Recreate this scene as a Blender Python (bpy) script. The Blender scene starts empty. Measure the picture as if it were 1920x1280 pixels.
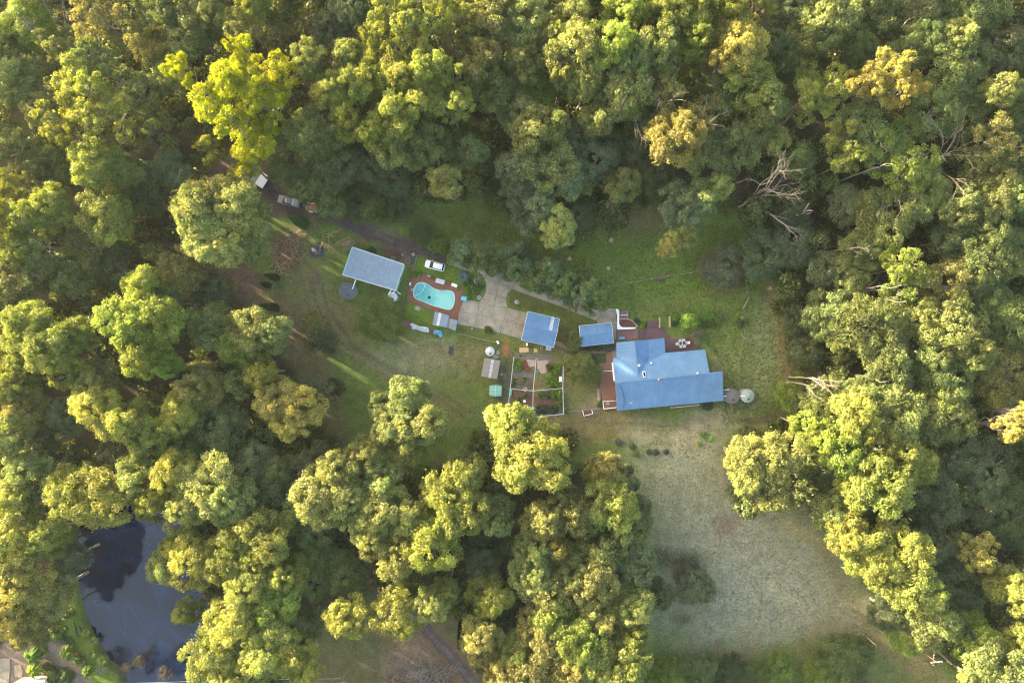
import bpy, math, random
import numpy as np
from mathutils import Vector, Matrix
random.seed(7)
S = bpy.context.scene
COL = S.collection
PI = math.pi
R = math.radians
# ---------------------------------------------------------------- camera, world, sun, exposure
H = 160.0          # camera height over the ground
K = 0.125          # metres per photo pixel on the ground
cam_d = bpy.data.cameras.new('camera'); cam = bpy.data.objects.new('camera', cam_d); COL.objects.link(cam)
cam.location = (0, 0, H); cam.rotation_euler = (0, 0, 0)
cam_d.sensor_width = 36; cam_d.lens = 24.0; cam_d.clip_start = 1; cam_d.clip_end = 6000
S.camera = cam
SUN_EL, SUN_AZ = R(7.6), R(-60)     # from the upper left of the picture, low
W = bpy.data.worlds.new('World'); S.world = W; W.use_nodes = True
nt = W.node_tree; nt.nodes.clear()
sky = nt.nodes.new('ShaderNodeTexSky'); sky.sky_type = 'NISHITA'; sky.sun_disc = False
sky.sun_elevation = SUN_EL; sky.sun_rotation = SUN_AZ
sky.air_density = 0.7; sky.dust_density = 3.0; sky.ozone_density = 0.6
bg = nt.nodes.new('ShaderNodeBackground'); bg.inputs[1].default_value = 0.15
wo = nt.nodes.new('ShaderNodeOutputWorld')
tint = nt.nodes.new('ShaderNodeMix'); tint.data_type = 'RGBA'; tint.blend_type = 'MULTIPLY'; tint.inputs['Factor'].default_value = 1   # camera white balance set for shade
tint.inputs['B'].default_value = (1.14, 1.04, 0.88, 1); nt.links.new(sky.outputs[0], tint.inputs['A'])
nt.links.new(tint.outputs['Result'], bg.inputs[0]); nt.links.new(bg.outputs[0], wo.inputs[0])
sd = bpy.data.lights.new('sun', 'SUN'); sun = bpy.data.objects.new('sun', sd); COL.objects.link(sun)
sd.energy = 4.2; sd.angle = R(0.5); sd.color = (1.0, 0.84, 0.56)
to_sun = Vector((math.sin(SUN_AZ)*math.cos(SUN_EL), math.cos(SUN_AZ)*math.cos(SUN_EL), math.sin(SUN_EL)))
sun.rotation_euler = to_sun.to_track_quat('Z', 'Y').to_euler(); sun.location = (0, 0, 120)
S.view_settings.view_transform = 'Standard'; S.view_settings.look = 'None'
S.view_settings.gamma = 1; S.view_settings.use_curve_mapping = False
S.view_settings.exposure = 3.45
S.render.engine = 'CYCLES'
S.cycles.max_bounces = 6; S.cycles.diffuse_bounces = 3; S.cycles.glossy_bounces = 2
S.cycles.transmission_bounces = 4; S.cycles.transparent_max_bounces = 4
S.cycles.use_denoising = True
S.cycles.pixel_filter_type = 'BLACKMAN_HARRIS'; S.cycles.filter_width = 1.1

# ---------------------------------------------------------------- helpers
def P(px, py, z=0.0):
    s = K*(H-z)/H
    return ((px-960)*s, (640-py)*s, z)
def crop(x0, y0, sc):          # coordinates read off an enlarged crop -> photo pixels
    return lambda zx, zy: (x0+zx/sc, y0+zy/sc)
cA = crop(480, 320, 3.765); cB = crop(740, 440, 4.3636); cC = crop(860, 600, 6.0)
cD = crop(1080, 560, 5.3333); cE = crop(600, 440, 5.818); cN = crop(1120, 560, 10.667)

class MB:
    def __init__(s): s.v = []; s.f = []
    def add(s, vs, fs):
        o = len(s.v); s.v += [tuple(p) for p in vs]; s.f += [tuple(i+o for i in f) for f in fs]; return s
    def box(s, c, size, rz=0, ry=0, rx=0):
        M = Matrix.Rotation(rz, 3, 'Z') @ Matrix.Rotation(ry, 3, 'Y') @ Matrix.Rotation(rx, 3, 'X')
        hx, hy, hz = size[0]/2, size[1]/2, size[2]/2
        vs = [Vector(c)+M@Vector((x*hx, y*hy, z*hz)) for z in (-1, 1) for x, y in ((-1,-1),(1,-1),(1,1),(-1,1))]
        return s.add(vs, [(3,2,1,0),(4,5,6,7),(0,1,5,4),(1,2,6,5),(2,3,7,6),(3,0,4,7)])
    def prism(s, poly, z0, z1):
        a = sum(poly[i][0]*poly[(i+1)%len(poly)][1]-poly[(i+1)%len(poly)][0]*poly[i][1] for i in range(len(poly)))
        if a < 0: poly = poly[::-1]
        n = len(poly)
        vs = [(p[0], p[1], z0) for p in poly]+[(p[0], p[1], z1) for p in poly]
        return s.add(vs, [tuple(range(n))[::-1], tuple(range(n, 2*n))]+[(i, (i+1)%n, n+(i+1)%n, n+i) for i in range(n)])
    def tube(s, p0, p1, r0, r1=None, n=6, cap=True):
        r1 = r0 if r1 is None else r1
        a, b = Vector(p0), Vector(p1); d = (b-a)
        if d.length < 1e-6: return s
        q = d.to_track_quat('Z', 'Y'); vs = []
        for c, r in ((a, r0), (b, r1)):
            for i in range(n):
                t = 2*PI*i/n; vs.append(c+q@Vector((r*math.cos(t), r*math.sin(t), 0)))
        fs = [(i, (i+1)%n, n+(i+1)%n, n+i) for i in range(n)]
        if cap: fs += [tuple(range(n))[::-1], tuple(range(n, 2*n))]
        return s.add(vs, fs)
    def path(s, pts, radii, n=5):          # bent tapering tube, rings shared
        rings = []; o = len(s.v)
        for i, p in enumerate(pts):
            a = Vector(pts[max(i-1, 0)]); b = Vector(pts[min(i+1, len(pts)-1)])
            q = (b-a).to_track_quat('Z', 'Y'); r = radii[i]
            for k in range(n):
                t = 2*PI*k/n; s.v.append(tuple(Vector(p)+q@Vector((r*math.cos(t), r*math.sin(t), 0))))
        for i in range(len(pts)-1):
            for k in range(n):
                s.f.append((o+i*n+k, o+i*n+(k+1)%n, o+(i+1)*n+(k+1)%n, o+(i+1)*n+k))
        s.f.append(tuple(o+k for k in range(n))[::-1]); s.f.append(tuple(o+(len(pts)-1)*n+k for k in range(n)))
        return s
    def lathe(s, c, prof, n=24):
        vs = []; 
        for r, z in prof:
            for i in range(n):
                t = 2*PI*i/n; vs.append((c[0]+r*math.cos(t), c[1]+r*math.sin(t), c[2]+z))
        m = len(prof); fs = []
        for j in range(m-1):
            for i in range(n): fs.append((j*n+i, j*n+(i+1)%n, (j+1)*n+(i+1)%n, (j+1)*n+i))
        fs.append(tuple(range(n))[::-1]); fs.append(tuple((m-1)*n+i for i in range(n)))
        return s.add(vs, fs)

def link(o, parent=None):
    COL.objects.link(o)
    if parent is not None: o.parent = parent
    return o
def thing(name, label, cat, loc=(0,0,0), rz=0, group=None):
    o = bpy.data.objects.new(name, None); link(o); o.location = loc; o.rotation_euler = (0, 0, rz)
    o.empty_display_size = 0.3
    o['label'] = label; o['category'] = cat
    if group: o['group'] = group
    return o
def tag(o, label, cat, group=None):
    o['label'] = label; o['category'] = cat
    if group: o['group'] = group
    return o
def obj(name, mb, mat, parent=None, local=False, smooth=False, kind=None, label=None, bevel=0):
    vs = mb.v
    if parent is not None and not local:
        l = parent.location; rz = -parent.rotation_euler[2]; c, s_ = math.cos(rz), math.sin(rz)
        vs = [((x-l[0])*c-(y-l[1])*s_, (x-l[0])*s_+(y-l[1])*c, z-l[2]) for x, y, z in vs]
        off = None
    elif parent is None:
        n = len(vs); off = Vector((sum(v[0] for v in vs)/n, sum(v[1] for v in vs)/n, min(v[2] for v in vs)))
        vs = [(v[0]-off.x, v[1]-off.y, v[2]-off.z) for v in vs]
    else: off = None
    me = bpy.data.meshes.new(name); me.from_pydata(vs, [], mb.f); me.materials.append(mat)
    if smooth: me.polygons.foreach_set('use_smooth', [True]*len(me.polygons))
    o = bpy.data.objects.new(name, me); link(o, parent)
    if off is not None: o.location = off
    if kind: o['kind'] = kind
    if label: o['label'] = label
    if bevel:
        b = o.modifiers.new('bevel', 'BEVEL'); b.width = bevel; b.segments = 2; b.limit_method = 'ANGLE'
    return o
def sub(o, parent):      # parent an object built in world space under another part
    o.parent = parent
    return o
def copy_tree(o, parent=None):
    c = o.copy(); link(c, parent)
    for ch in list(o.children): copy_tree(ch, c)
    return c

# ---------------------------------------------------------------- materials
def newmat(name):
    m = bpy.data.materials.new(name); m.use_nodes = True; t = m.node_tree
    b = t.nodes['Principled BSDF']; return m, t, b
def N(t, k, **kw):
    n = t.nodes.new(k)
    for a, v in kw.items(): setattr(n, a, v)
    return n
def mat(name, col, rough=0.7, noise=0.25, scale=1.5, metal=0.0, bump=0.0, col2=None, spec=0.5, stretch=None, detail=5):
    """base colour broken up by two octaves of object-space noise"""
    m, t, b = newmat(name); L = t.links.new
    tc = N(t, 'ShaderNodeTexCoord'); mp = N(t, 'ShaderNodeMapping'); L(tc.outputs['Object'], mp.inputs[0])
    if stretch: mp.inputs['Scale'].default_value = stretch
    n1 = N(t, 'ShaderNodeTexNoise'); n1.inputs['Scale'].default_value = scale; n1.inputs['Detail'].default_value = detail
    n1.inputs['Roughness'].default_value = 0.65
    L(mp.outputs[0], n1.inputs['Vector'])
    cr = N(t, 'ShaderNodeValToRGB'); c2 = col2 or tuple(c*(1-noise) for c in col)
    c3 = tuple(min(1, c*(1+noise*0.7)) for c in col)
    e = cr.color_ramp.elements; e[0].position = 0.33; e[0].color = (*c2, 1); e[1].position = 0.68; e[1].color = (*c3, 1)
    L(n1.outputs['Fac'], cr.inputs[0]); L(cr.outputs[0], b.inputs['Base Color'])
    b.inputs['Roughness'].default_value = rough; b.inputs['Metallic'].default_value = metal
    b.inputs['Specular IOR Level'].default_value = spec
    if bump:
        bp = N(t, 'ShaderNodeBump'); bp.inputs['Strength'].default_value = bump; bp.inputs['Distance'].default_value = 0.05
        L(n1.outputs['Fac'], bp.inputs['Height']); L(bp.outputs[0], b.inputs['Normal'])
    return m

def leaf_mat(name='leaf'):
    """leaf colour comes from the object's own colour; each leaf carries a tone and some carry pale or rusty new growth"""
    m, t, b = newmat(name); L = t.links.new
    oi = N(t, 'ShaderNodeObjectInfo')
    tone = N(t, 'ShaderNodeAttribute', attribute_name='tone'); tip = N(t, 'ShaderNodeAttribute', attribute_name='tip')
    mr = N(t, 'ShaderNodeMapRange'); mr.inputs[3].default_value = 0.42; mr.inputs[4].default_value = 1.62
    L(tone.outputs['Fac'], mr.inputs[0])
    vm = N(t, 'ShaderNodeVectorMath', operation='SCALE'); L(oi.outputs['Color'], vm.inputs[0]); L(mr.outputs[0], vm.inputs['Scale'])
    # new growth: object's alpha channel tells how pale / gold it is
    tipc = N(t, 'ShaderNodeMix', data_type='RGBA')
    tipc.inputs['A'].default_value = (0.36, 0.37, 0.16, 1); tipc.inputs['B'].default_value = (0.38, 0.31, 0.13, 1)
    L(oi.outputs['Random'], tipc.inputs['Factor'])
    mu = N(t, 'ShaderNodeMath', operation='MULTIPLY'); L(tip.outputs['Fac'], mu.inputs[0]); L(oi.outputs['Alpha'], mu.inputs[1])
    mx = N(t, 'ShaderNodeMix', data_type='RGBA'); L(mu.outputs[0], mx.inputs['Factor'])
    L(vm.outputs[0], mx.inputs['A']); L(tipc.outputs['Result'], mx.inputs['B'])
    d = N(t, 'ShaderNodeBsdfDiffuse'); tr = N(t, 'ShaderNodeBsdfTranslucent'); g = N(t, 'ShaderNodeBsdfGlossy')
    g.inputs['Roughness'].default_value = 0.45; g.inputs['Color'].default_value = (0.9, 0.9, 0.85, 1)
    L(mx.outputs['Result'], d.inputs[0])
    tm = N(t, 'ShaderNodeMix', data_type='RGBA', blend_type='MULTIPLY'); tm.inputs['Factor'].default_value = 1
    L(mx.outputs['Result'], tm.inputs['A']); tm.inputs['B'].default_value = (1.85, 1.7, 0.6, 1)
    L(tm.outputs['Result'], tr.inputs[0])
    s1 = N(t, 'ShaderNodeMixShader'); s1.inputs[0].default_value = 0.35; L(d.outputs[0], s1.inputs[1]); L(tr.outputs[0], s1.inputs[2])
    s2 = N(t, 'ShaderNodeMixShader'); s2.inputs[0].default_value = 0.018; L(s1.outputs[0], s2.inputs[1]); L(g.outputs[0], s2.inputs[2])
    L(s2.outputs[0], t.nodes['Material Output'].inputs['Surface']); t.nodes.remove(b)
    return m
LEAF = leaf_mat()
BARK = mat('pale_bark', (0.19, 0.165, 0.135), 0.85, 0.45, 2.5, bump=0.5, stretch=(1, 1, 0.3))
DEADW = mat('weathered_dead_wood', (0.20, 0.17, 0.14), 0.85, 0.35, 3, bump=0.4)
DARKBARK = mat('dark_bark', (0.11, 0.085, 0.065), 0.9, 0.4, 3, bump=0.5)

# ---------------------------------------------------------------- foliage meshes (numpy)
def leaf_mesh(name, C, Nn, size, tone, tip, rng, elong=1.5):
    n = len(C)
    Nn = Nn/np.maximum(np.linalg.norm(Nn, axis=1, keepdims=True), 1e-6)
    rv = rng.normal(size=(n, 3)); T = np.cross(Nn, rv); T /= np.maximum(np.linalg.norm(T, axis=1, keepdims=True), 1e-6)
    B = np.cross(Nn, T); s = size[:, None]*0.5
    V = np.empty((n, 4, 3)); a = elong*s; b = s
    V[:, 0] = C-T*a; V[:, 1] = C-B*b+Nn*s*0.2; V[:, 2] = C+T*a; V[:, 3] = C+B*b+Nn*s*0.2
    me = bpy.data.meshes.new(name)
    me.vertices.add(4*n); me.vertices.foreach_set('co', V.reshape(-1).astype(np.float32))
    me.loops.add(4*n); me.loops.foreach_set('vertex_index', np.arange(4*n, dtype=np.int32))
    me.polygons.add(n); me.polygons.foreach_set('loop_start', np.arange(0, 4*n, 4, dtype=np.int32))
    me.polygons.foreach_set('loop_total', np.full(n, 4, dtype=np.int32))
    me.update(calc_edges=True)
    for nm, arr in (('tone', tone), ('tip', tip)):
        at = me.attributes.new(nm, 'FLOAT', 'FACE'); at.data.foreach_set('value', arr.astype(np.float32))
    me.materials.append(LEAF)
    return me
def rand_dirs(rng, n, zmin=-1.0):
    z = rng.uniform(zmin, 1, n); t = rng.uniform(0, 2*PI, n); r = np.sqrt(1-z*z)
    return np.stack([r*np.cos(t), r*np.sin(t), z], 1)
def clumps_to_leaves(rng, cl, dens, leaf, tipf=0.35, zmin=-0.5, jitter=0.55, flat=0.85, fuzz=0.16):
    """cl: list of (centre, radius, tone) -> leaf centres, normals, sizes, tone, tip"""
    Cs, Ns, Ss, Ts, Ps = [], [], [], [], []
    for c, r, tn in cl:
        n = max(12, int(dens*r*r)); d = rand_dirs(rng, n, zmin)
        # lumpy surface: sub-lumps on the clump
        k = 7; ld = rand_dirs(rng, k, -0.2); lump = np.max(d@ld.T, axis=1)
        rad = r*(0.74+0.30*np.clip((lump-0.55)/0.45, 0, 1)+rng.normal(0, fuzz, n)*0.5)
        p = d*rad[:, None]; p[:, 2] *= flat; p += np.where(rng.uniform(size=(n, 1)) < .2, rng.normal(0, .32*r, (n, 3)), 0)
        Cs.append(p+np.array(c)); nn = d+rng.normal(0, jitter, (n, 3)); nn[:, 2] += 0.25; Ns.append(nn)
        Ss.append(leaf*rng.uniform(0.7, 1.35, n))
        Ts.append(np.clip(tn+rng.normal(0, 0.17, n), 0, 1))
        up = np.clip(d[:, 2]*0.9+0.1, 0, 1)*np.clip((lump-0.7)/0.3, 0, 1)
        Ps.append(np.where(rng.uniform(size=n) < tipf*1.9*up, rng.uniform(0.5, 1, n), rng.uniform(0, 0.12, n)))
    return [np.concatenate(a) for a in (Cs, Ns, Ss, Ts, Ps)]
def limb(mb, rng, a, b, r0, r1, n=5, bend=0.12, sides=5):
    a = np.array(a, float); b = np.array(b, float); L = np.linalg.norm(b-a); pts = []; rad = []
    off = np.zeros(3)
    for i in range(n):
        t = i/(n-1)
        if 0 < i < n-1: off = off*0.5+rng.normal(0, bend*L/n, 3)
        pts.append(tuple(a+(b-a)*t+off*(1 if 0 < i < n-1 else 0))); rad.append(r0+(r1-r0)*t)
    mb.path(pts, rad, sides); return pts

def make_tree(kind, seed):
    """nominal tree: 22 m tall, crown radius 5 m. returns (crown mesh, trunk mesh)"""
    rng = np.random.default_rng(seed); cl = []; tb = MB()
    if kind == 'G':            # dense broccoli-headed gum: lobes made of clumps
        nl = rng.integers(6, 9); lobes = []
        lobes.append((np.array([rng.normal(0, .5), rng.normal(0, .5), 18.6]), 2.6))
        for i in range(nl):
            a = 2*PI*(i+rng.uniform(-.3, .3))/nl; d = rng.uniform(2.3, 3.7); 
            lobes.append((np.array([d*math.cos(a), d*math.sin(a), rng.uniform(14.0, 18.2)]), rng.uniform(1.5, 2.35)))
        for c, r in lobes:
            m = int(15*r)
            lt = rng.uniform(0.25, 0.75)
            for d in rand_dirs(rng, m, -0.45):
                cl.append((c+d*r*rng.uniform(.8, 1.15)*np.array([.92, .92, .8]), rng.uniform(.42, .86), np.clip(lt+rng.normal(0, .1), 0, 1)))
        dens, lf, tipf, fl = 215, 0.20, 0.42, 0.8
    elif kind == 'L':          # loose, airy gum: separate clumps held out on pale limbs
        nl = rng.integers(8, 12); lobes = []
        for i in range(nl):
            a = 2*PI*(i*0.382+rng.uniform(-.08, .08)); d = 4.0*math.sqrt((i+.4)/nl)
            lobes.append((np.array([d*math.cos(a), d*math.sin(a), rng.uniform(15, 20.5)-d*.35]), rng.uniform(1.0, 1.7)))
        for c, r in lobes:
            m = int(11*r)
            for d in rand_dirs(rng, m, -0.5):
                cl.append((c+d*r*np.array([1, 1, .6]), rng.uniform(.34, .72), rng.uniform(.2, .85)))
        dens, lf, tipf, fl = 240, 0.195, 0.3, 0.7
    elif kind == 'R':          # full rounded crown of fine texture
        lobes = [(np.array([0, 0, 16.0]), 3.2)]; m = 110
        for d in rand_dirs(rng, m, -0.25):
            w = 1+0.16*math.sin(3*math.atan2(d[1], d[0])+seed)+rng.normal(0, .07)
            c = np.array([0, 0, 15.6])+d*np.array([4.1, 4.1, 4.6])*w
            cl.append((c, rng.uniform(.5, 1.0), rng.uniform(.25, .75)))
        for i in range(5): lobes.append((cl[i*9][0]*np.array([.6, .6, 1])-np.array([0, 0, 1]), 1))
        dens, lf, tipf, fl = 250, 0.20, 0.18, 0.8
    C, Nn, Sz, T, Tp = clumps_to_leaves(rng, cl, dens, lf, tipf, flat=fl, jitter=0.6 if kind != 'L' else 0.8, fuzz=.24)
    crown = leaf_mesh('crown_'+kind+str(seed), C, Nn, Sz, T, Tp, rng)
    top = np.array([0, 0, 12.5]) if kind != 'R' else np.array([0, 0, 11.5])
    pts = limb(tb, rng, (0, 0, -0.3), (rng.normal(0, .3), rng.normal(0, .3), 12), .36, .24, 6, .08, 7)
    fork = pts[-1]
    for c, r in lobes:
        base = np.array(fork)+np.array([0, 0, rng.uniform(-2.5, .5)]) if kind != 'L' else np.array(fork)+np.array([0, 0, rng.uniform(-3, 1.5)])
        base[0:2] = np.array(fork)[:2]
        pp = limb(tb, rng, base, c+np.array([0, 0, r*.3]), .17, .07, 5, .25)
        for j in range(3 if kind == 'L' else 2):
            d = rand_dirs(rng, 1, 0)[0]
            limb(tb, rng, pp[2+j % 3], c+d*r*(1.25 if kind == 'L' else .8), .06, .02, 4, .3, 4)
    tm = bpy.data.meshes.new('trunk_'+kind+str(seed)); tm.from_pydata(tb.v, [], tb.f); tm.materials.append(BARK)
    return crown, tm

PROTO = {'G': [make_tree('G', s) for s in (11, 12, 13, 14, 15, 16)],
         'L': [make_tree('L', s) for s in (21, 22, 23, 24)],
         'R': [make_tree('R', s) for s in (31, 32, 33)]}
# ---------------------------------------------------------------- ground (one sheet, painted by what grows or lies there, plus some sun and shade)
def frange(a, b, s):
    return np.arange(a, b+s*0.5, s)
gx = np.concatenate([[-2500, -900, -400, -220], frange(-150, 150, 0.55), [220, 400, 900, 2500]])
gy = np.concatenate([[-2500, -900, -400, -180], frange(-105, 105, 0.55), [180, 400, 900, 2500]])
GX, GY = np.meshgrid(gx, gy)
PXg = GX/K+960; PYg = 640-GY/K            # ground position in photo pixels
def vnoise(seed, cell):
    r = np.random.default_rng(seed); n = 512; g = r.uniform(size=(n, n))
    u = (GX/cell) % (n-1); v = (GY/cell) % (n-1); i = u.astype(int); j = v.astype(int); fu = u-i; fv = v-j
    fu = fu*fu*(3-2*fu); fv = fv*fv*(3-2*fv)
    return (g[j, i]*(1-fu)+g[j, i+1]*fu)*(1-fv)+(g[j+1, i]*(1-fu)+g[j+1, i+1]*fu)*fv
NZ = {c: vnoise(int(c*10), c) for c in (1.2, 3.0, 7.0, 18.0)}
fb = (NZ[1.2]*.25+NZ[3.0]*.35+NZ[7.0]*.4)-.5
def pdist(poly, X=None, Y=None, closed=True):
    X = PXg if X is None else X; Y = PYg if Y is None else Y
    d = np.full(X.shape, 1e9); n = len(poly)
    for i in range(n if closed else n-1):
        ax, ay = poly[i]; bx, by = poly[(i+1) % n]; dx, dy = bx-ax, by-ay
        t = np.clip(((X-ax)*dx+(Y-ay)*dy)/(dx*dx+dy*dy+1e-9), 0, 1)
        d = np.minimum(d, np.hypot(X-ax-t*dx, Y-ay-t*dy))
    return d
def inside(poly, X=None, Y=None):
    X = PXg if X is None else X; Y = PYg if Y is None else Y
    c = np.zeros(X.shape, bool); n = len(poly)
    for i in range(n):
        ax, ay = poly[i]; bx, by = poly[(i+1) % n]
        if ay == by: continue
        c ^= ((ay > Y) != (by > Y)) & (X < (bx-ax)*(Y-ay)/(by-ay)+ax)
    return c
def area(poly, soft=6, wob=14):          # 1 inside, 0 outside, ragged edge
    d = pdist(poly); d = np.where(inside(poly), d, -d)+fb*wob*2
    return np.clip(d/soft*.5+.5, 0, 1)
def line(pts, w, soft=3, wob=3):
    d = w-pdist(pts, closed=False)+fb*wob*2
    return np.clip(d/soft*.5+.5, 0, 1)
def spot(x, y, rx, ry=None, soft=4, wob=5):
    ry = ry or rx; d = (1-np.hypot((PXg-x)/rx, (PYg-y)/ry))*min(rx, ry)+fb*wob*2
    return np.clip(d/soft*.5+.5, 0, 1)

POND = [(150, 965), (235, 945), (300, 950), (345, 985), (392, 1090), (420, 1200), (425, 1300), (232, 1300), (236, 1258), (205, 1238), (180, 1200), (158, 1150), (146, 1100), (140, 1030)]
CLEAR = [(392, 300), (515, 285), (545, 352), (640, 405), (740, 400), (790, 372), (900, 372), (965, 420), (1010, 460), (1110, 470), (1150, 420), (1190, 372), (1260, 400), (1330, 390), (1395, 415), (1425, 470), (1450, 560), (1480, 640), (1500, 720), (1478, 780), (1400, 800), (1350, 850), (1350, 900), (1390, 960), (1500, 925), (1545, 985), (1600, 1060), (1650, 1120), (1740, 1200), (1830, 1300), (1215, 1300), (1195, 1200), (1170, 1100), (1190, 960), (1160, 890), (1070, 845), (1060, 800), (905, 800), (860, 860), (800, 880), (650, 870), (612, 800), (560, 720), (520, 640), (470, 590), (430, 510), (392, 500)]
BOTTOM = [(520, 1160), (640, 1130), (730, 1130), (850, 1150), (880, 1200), (930, 1300), (540, 1300)]
NOTREE = [(CLEAR), ([(120, 940), (380, 960), (330, 1000), (400, 1120), (430, 1300), (-20, 1300), (-20, 1205), (110, 1190), (150, 1150), (128, 1020)]), BOTTOM]

c = np.empty(GX.shape+(3,)); 
def put(col, m):
    col = np.array(col)
    c[:] = c*(1-m[..., None])+col*m[..., None]
FLOOR = (0.030, 0.027, 0.016); GRASS = (0.056, 0.090, 0.018); DRY = (0.120, 0.122, 0.082); DULL = (0.078, 0.072, 0.030); DIRT = (0.078, 0.054, 0.038); TRACK = (0.045, 0.036, 0.036); LUSH = (0.055, 0.092, 0.012)
c[:] = FLOOR
put((0.035, 0.048, 0.014), np.clip((NZ[7.0]-.45)*4, 0, 1)*.7)
put(DULL, area(CLEAR, 14, 26))
put(GRASS, area(CLEAR, 14, 26)*np.clip((NZ[7.0]*.6+NZ[18.0]*.6-.42)*3.2, 0, .75))
# lawns and paddocks
put(GRASS, area([(780, 380), (1000, 420), (1140, 470), (1400, 420), (1450, 520), (1480, 620), (1440, 700), (1370, 690), (1300, 640), (1180, 600), (860, 470)], 14, 16)*.8)
put(DULL, area([(780, 385), (1010, 440), (1120, 520), (1000, 500), (860, 440)], 14, 16)*.45)
put((0.040, 0.055, 0.014), area([(800, 395), (960, 400), (1010, 470), (880, 440)], 20, 16)*.5)
put(LUSH, area([(1160, 540), (1260, 515), (1330, 515), (1390, 540), (1240, 560)], 8, 10)*.55)
put((0.100, 0.085, 0.026), (line([(1190, 590), (1300, 555), (1390, 545)], 9, 10, 10)+line([(1200, 575), (1320, 598)], 5, 6, 8)).clip(0, 1)*.45)
put(DRY, area([(1410, 560), (1450, 560), (1462, 640), (1440, 760), (1360, 800), (1330, 800), (1400, 700)], 22, 26)*.5)
put((0.19, 0.155, 0.09), spot(1362, 682, 26, 32, 18, 14)*.35)
put(DRY, area([(1180, 800), (1340, 790), (1360, 870), (1420, 960), (1500, 950), (1600, 1080), (1680, 1180), (1500, 1200), (1380, 1225), (1300, 1225), (1225, 1180), (1225, 1020), (1190, 900)], 30, 34)*.8)
put((0.148, 0.154, 0.120), area([(1260, 880), (1420, 980), (1560, 1080), (1560, 1170), (1340, 1190), (1250, 1000)], 60, 50)*.55)
put((0.17, 0.15, 0.10), area([(1160, 805), (1310, 800), (1305, 835), (1180, 830)], 12, 16)*.55)
put((0.20, 0.155, 0.045), line([(1465, 978), (1545, 1022), (1560, 1032)], 7, 12, 12)*.4)  # streak of low sunlight painted onto the paddock grass
put((0.018, 0.026, 0.010), spot(1240, 1046, 24, 19, 8, 8)*.8)  # this and the next dark round: long grass with tree shade painted in
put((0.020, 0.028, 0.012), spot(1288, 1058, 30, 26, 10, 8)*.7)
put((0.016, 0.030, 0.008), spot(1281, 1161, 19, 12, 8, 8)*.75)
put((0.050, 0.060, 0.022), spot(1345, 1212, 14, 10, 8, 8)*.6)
put((0.085, 0.058, 0.045), spot(1362, 987, 17, 20, 9, 10)*.75)
for x, y in ((1337, 978), (1389, 968)): put((0.075, 0.060, 0.042), spot(x, y, 5, 7, 4, 4)*.7)
put((0.055, 0.070, 0.024), area([(1215, 1225), (1380, 1225), (1560, 1185), (1630, 1200), (1760, 1310), (1200, 1310)], 10, 18)*.85)
put((0.115, 0.090, 0.060), line([(1295, 1215), (1390, 1232), (1420, 1228)], 5, 8, 10)*.6)
put((0.105, 0.090, 0.045), line([(1540, 1040), (1600, 1130), (1640, 1190), (1740, 1260), (1800, 1290)], 9, 9, 9)*.55)
for o in (-5, 5): put((0.050, 0.045, 0.028), line([(1535+o, 1015), (1570+o, 1070), (1600+o, 1130), (1625+o, 1180)], 1.2, 2.5, 2)*.5)
# the yard west of the shed
put(DIRT, area([(430, 500), (560, 560), (600, 640), (640, 760), (650, 860), (610, 790), (560, 700), (470, 590), (440, 560)], 24, 30)*.75)
put((0.075, 0.050, 0.048), area([(400, 380), (470, 400), (480, 560), (445, 560), (415, 500)], 16, 16)*.8)
put((0.105, 0.080, 0.045), line([(585, 500), (598, 560), (640, 640), (740, 700), (860, 770)], 15, 14, 12)*.6)
for o in (-9, 9): put((0.040, 0.040, 0.022), line([(588+o, 515), (604+o, 575), (650+o, 645), (740+o*.5, 695+o*.8), (820+o*.4, 738+o), (880, 780+o)], 2.6, 3, 1)*.75)
for o in (-9, 9): put((0.115, 0.085, 0.055), line([(575+o, 560), (600+o, 630), (615+o, 720), (640+o, 800)], 3.5, 5, 2)*.5)
put((0.065, 0.050, 0.050), spot(592, 527, 7, 16, 6, 6)*.8)
put(DRY, area([(700, 640), (850, 640), (870, 700), (820, 720), (720, 680)], 22, 26)*.55)
put((0.055, 0.078, 0.018), area([(800, 700), (900, 650), (950, 640), (940, 760), (900, 780), (830, 740)], 18, 22)*.6)
put((0.055, 0.045, 0.036), line([(860, 745), (920, 790), (1010, 800)], 5, 9, 9)*.5)
put((0.12, 0.098, 0.06), line([(880, 668), (880, 690), (905, 650)], 12, 12, 12)*.35)
put((0.085, 0.068, 0.058), line([(1000, 798), (1160, 790), (1270, 795), (1390, 785)], 4, 8, 10)*.45)
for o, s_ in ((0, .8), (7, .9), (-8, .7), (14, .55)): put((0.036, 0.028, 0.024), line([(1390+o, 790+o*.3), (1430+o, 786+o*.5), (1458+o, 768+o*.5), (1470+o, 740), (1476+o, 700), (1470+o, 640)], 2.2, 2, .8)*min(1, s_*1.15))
for o in (-5, 5): put((0.125, 0.098, 0.050), line([(1466+o, 740), (1468+o, 690), (1458+o, 600), (1436+o, 520), (1400+o, 460)], 4, 5, 2)*.7)
put((0.045, 0.036, 0.026), line([(1010, 797), (1100, 791), (1200, 794), (1290, 802)], 1.8, 2.5, 1.5)*.6)
put((0.135, 0.110, 0.075), spot(1362, 782, 40, 12, 10, 12)*.4)
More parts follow.
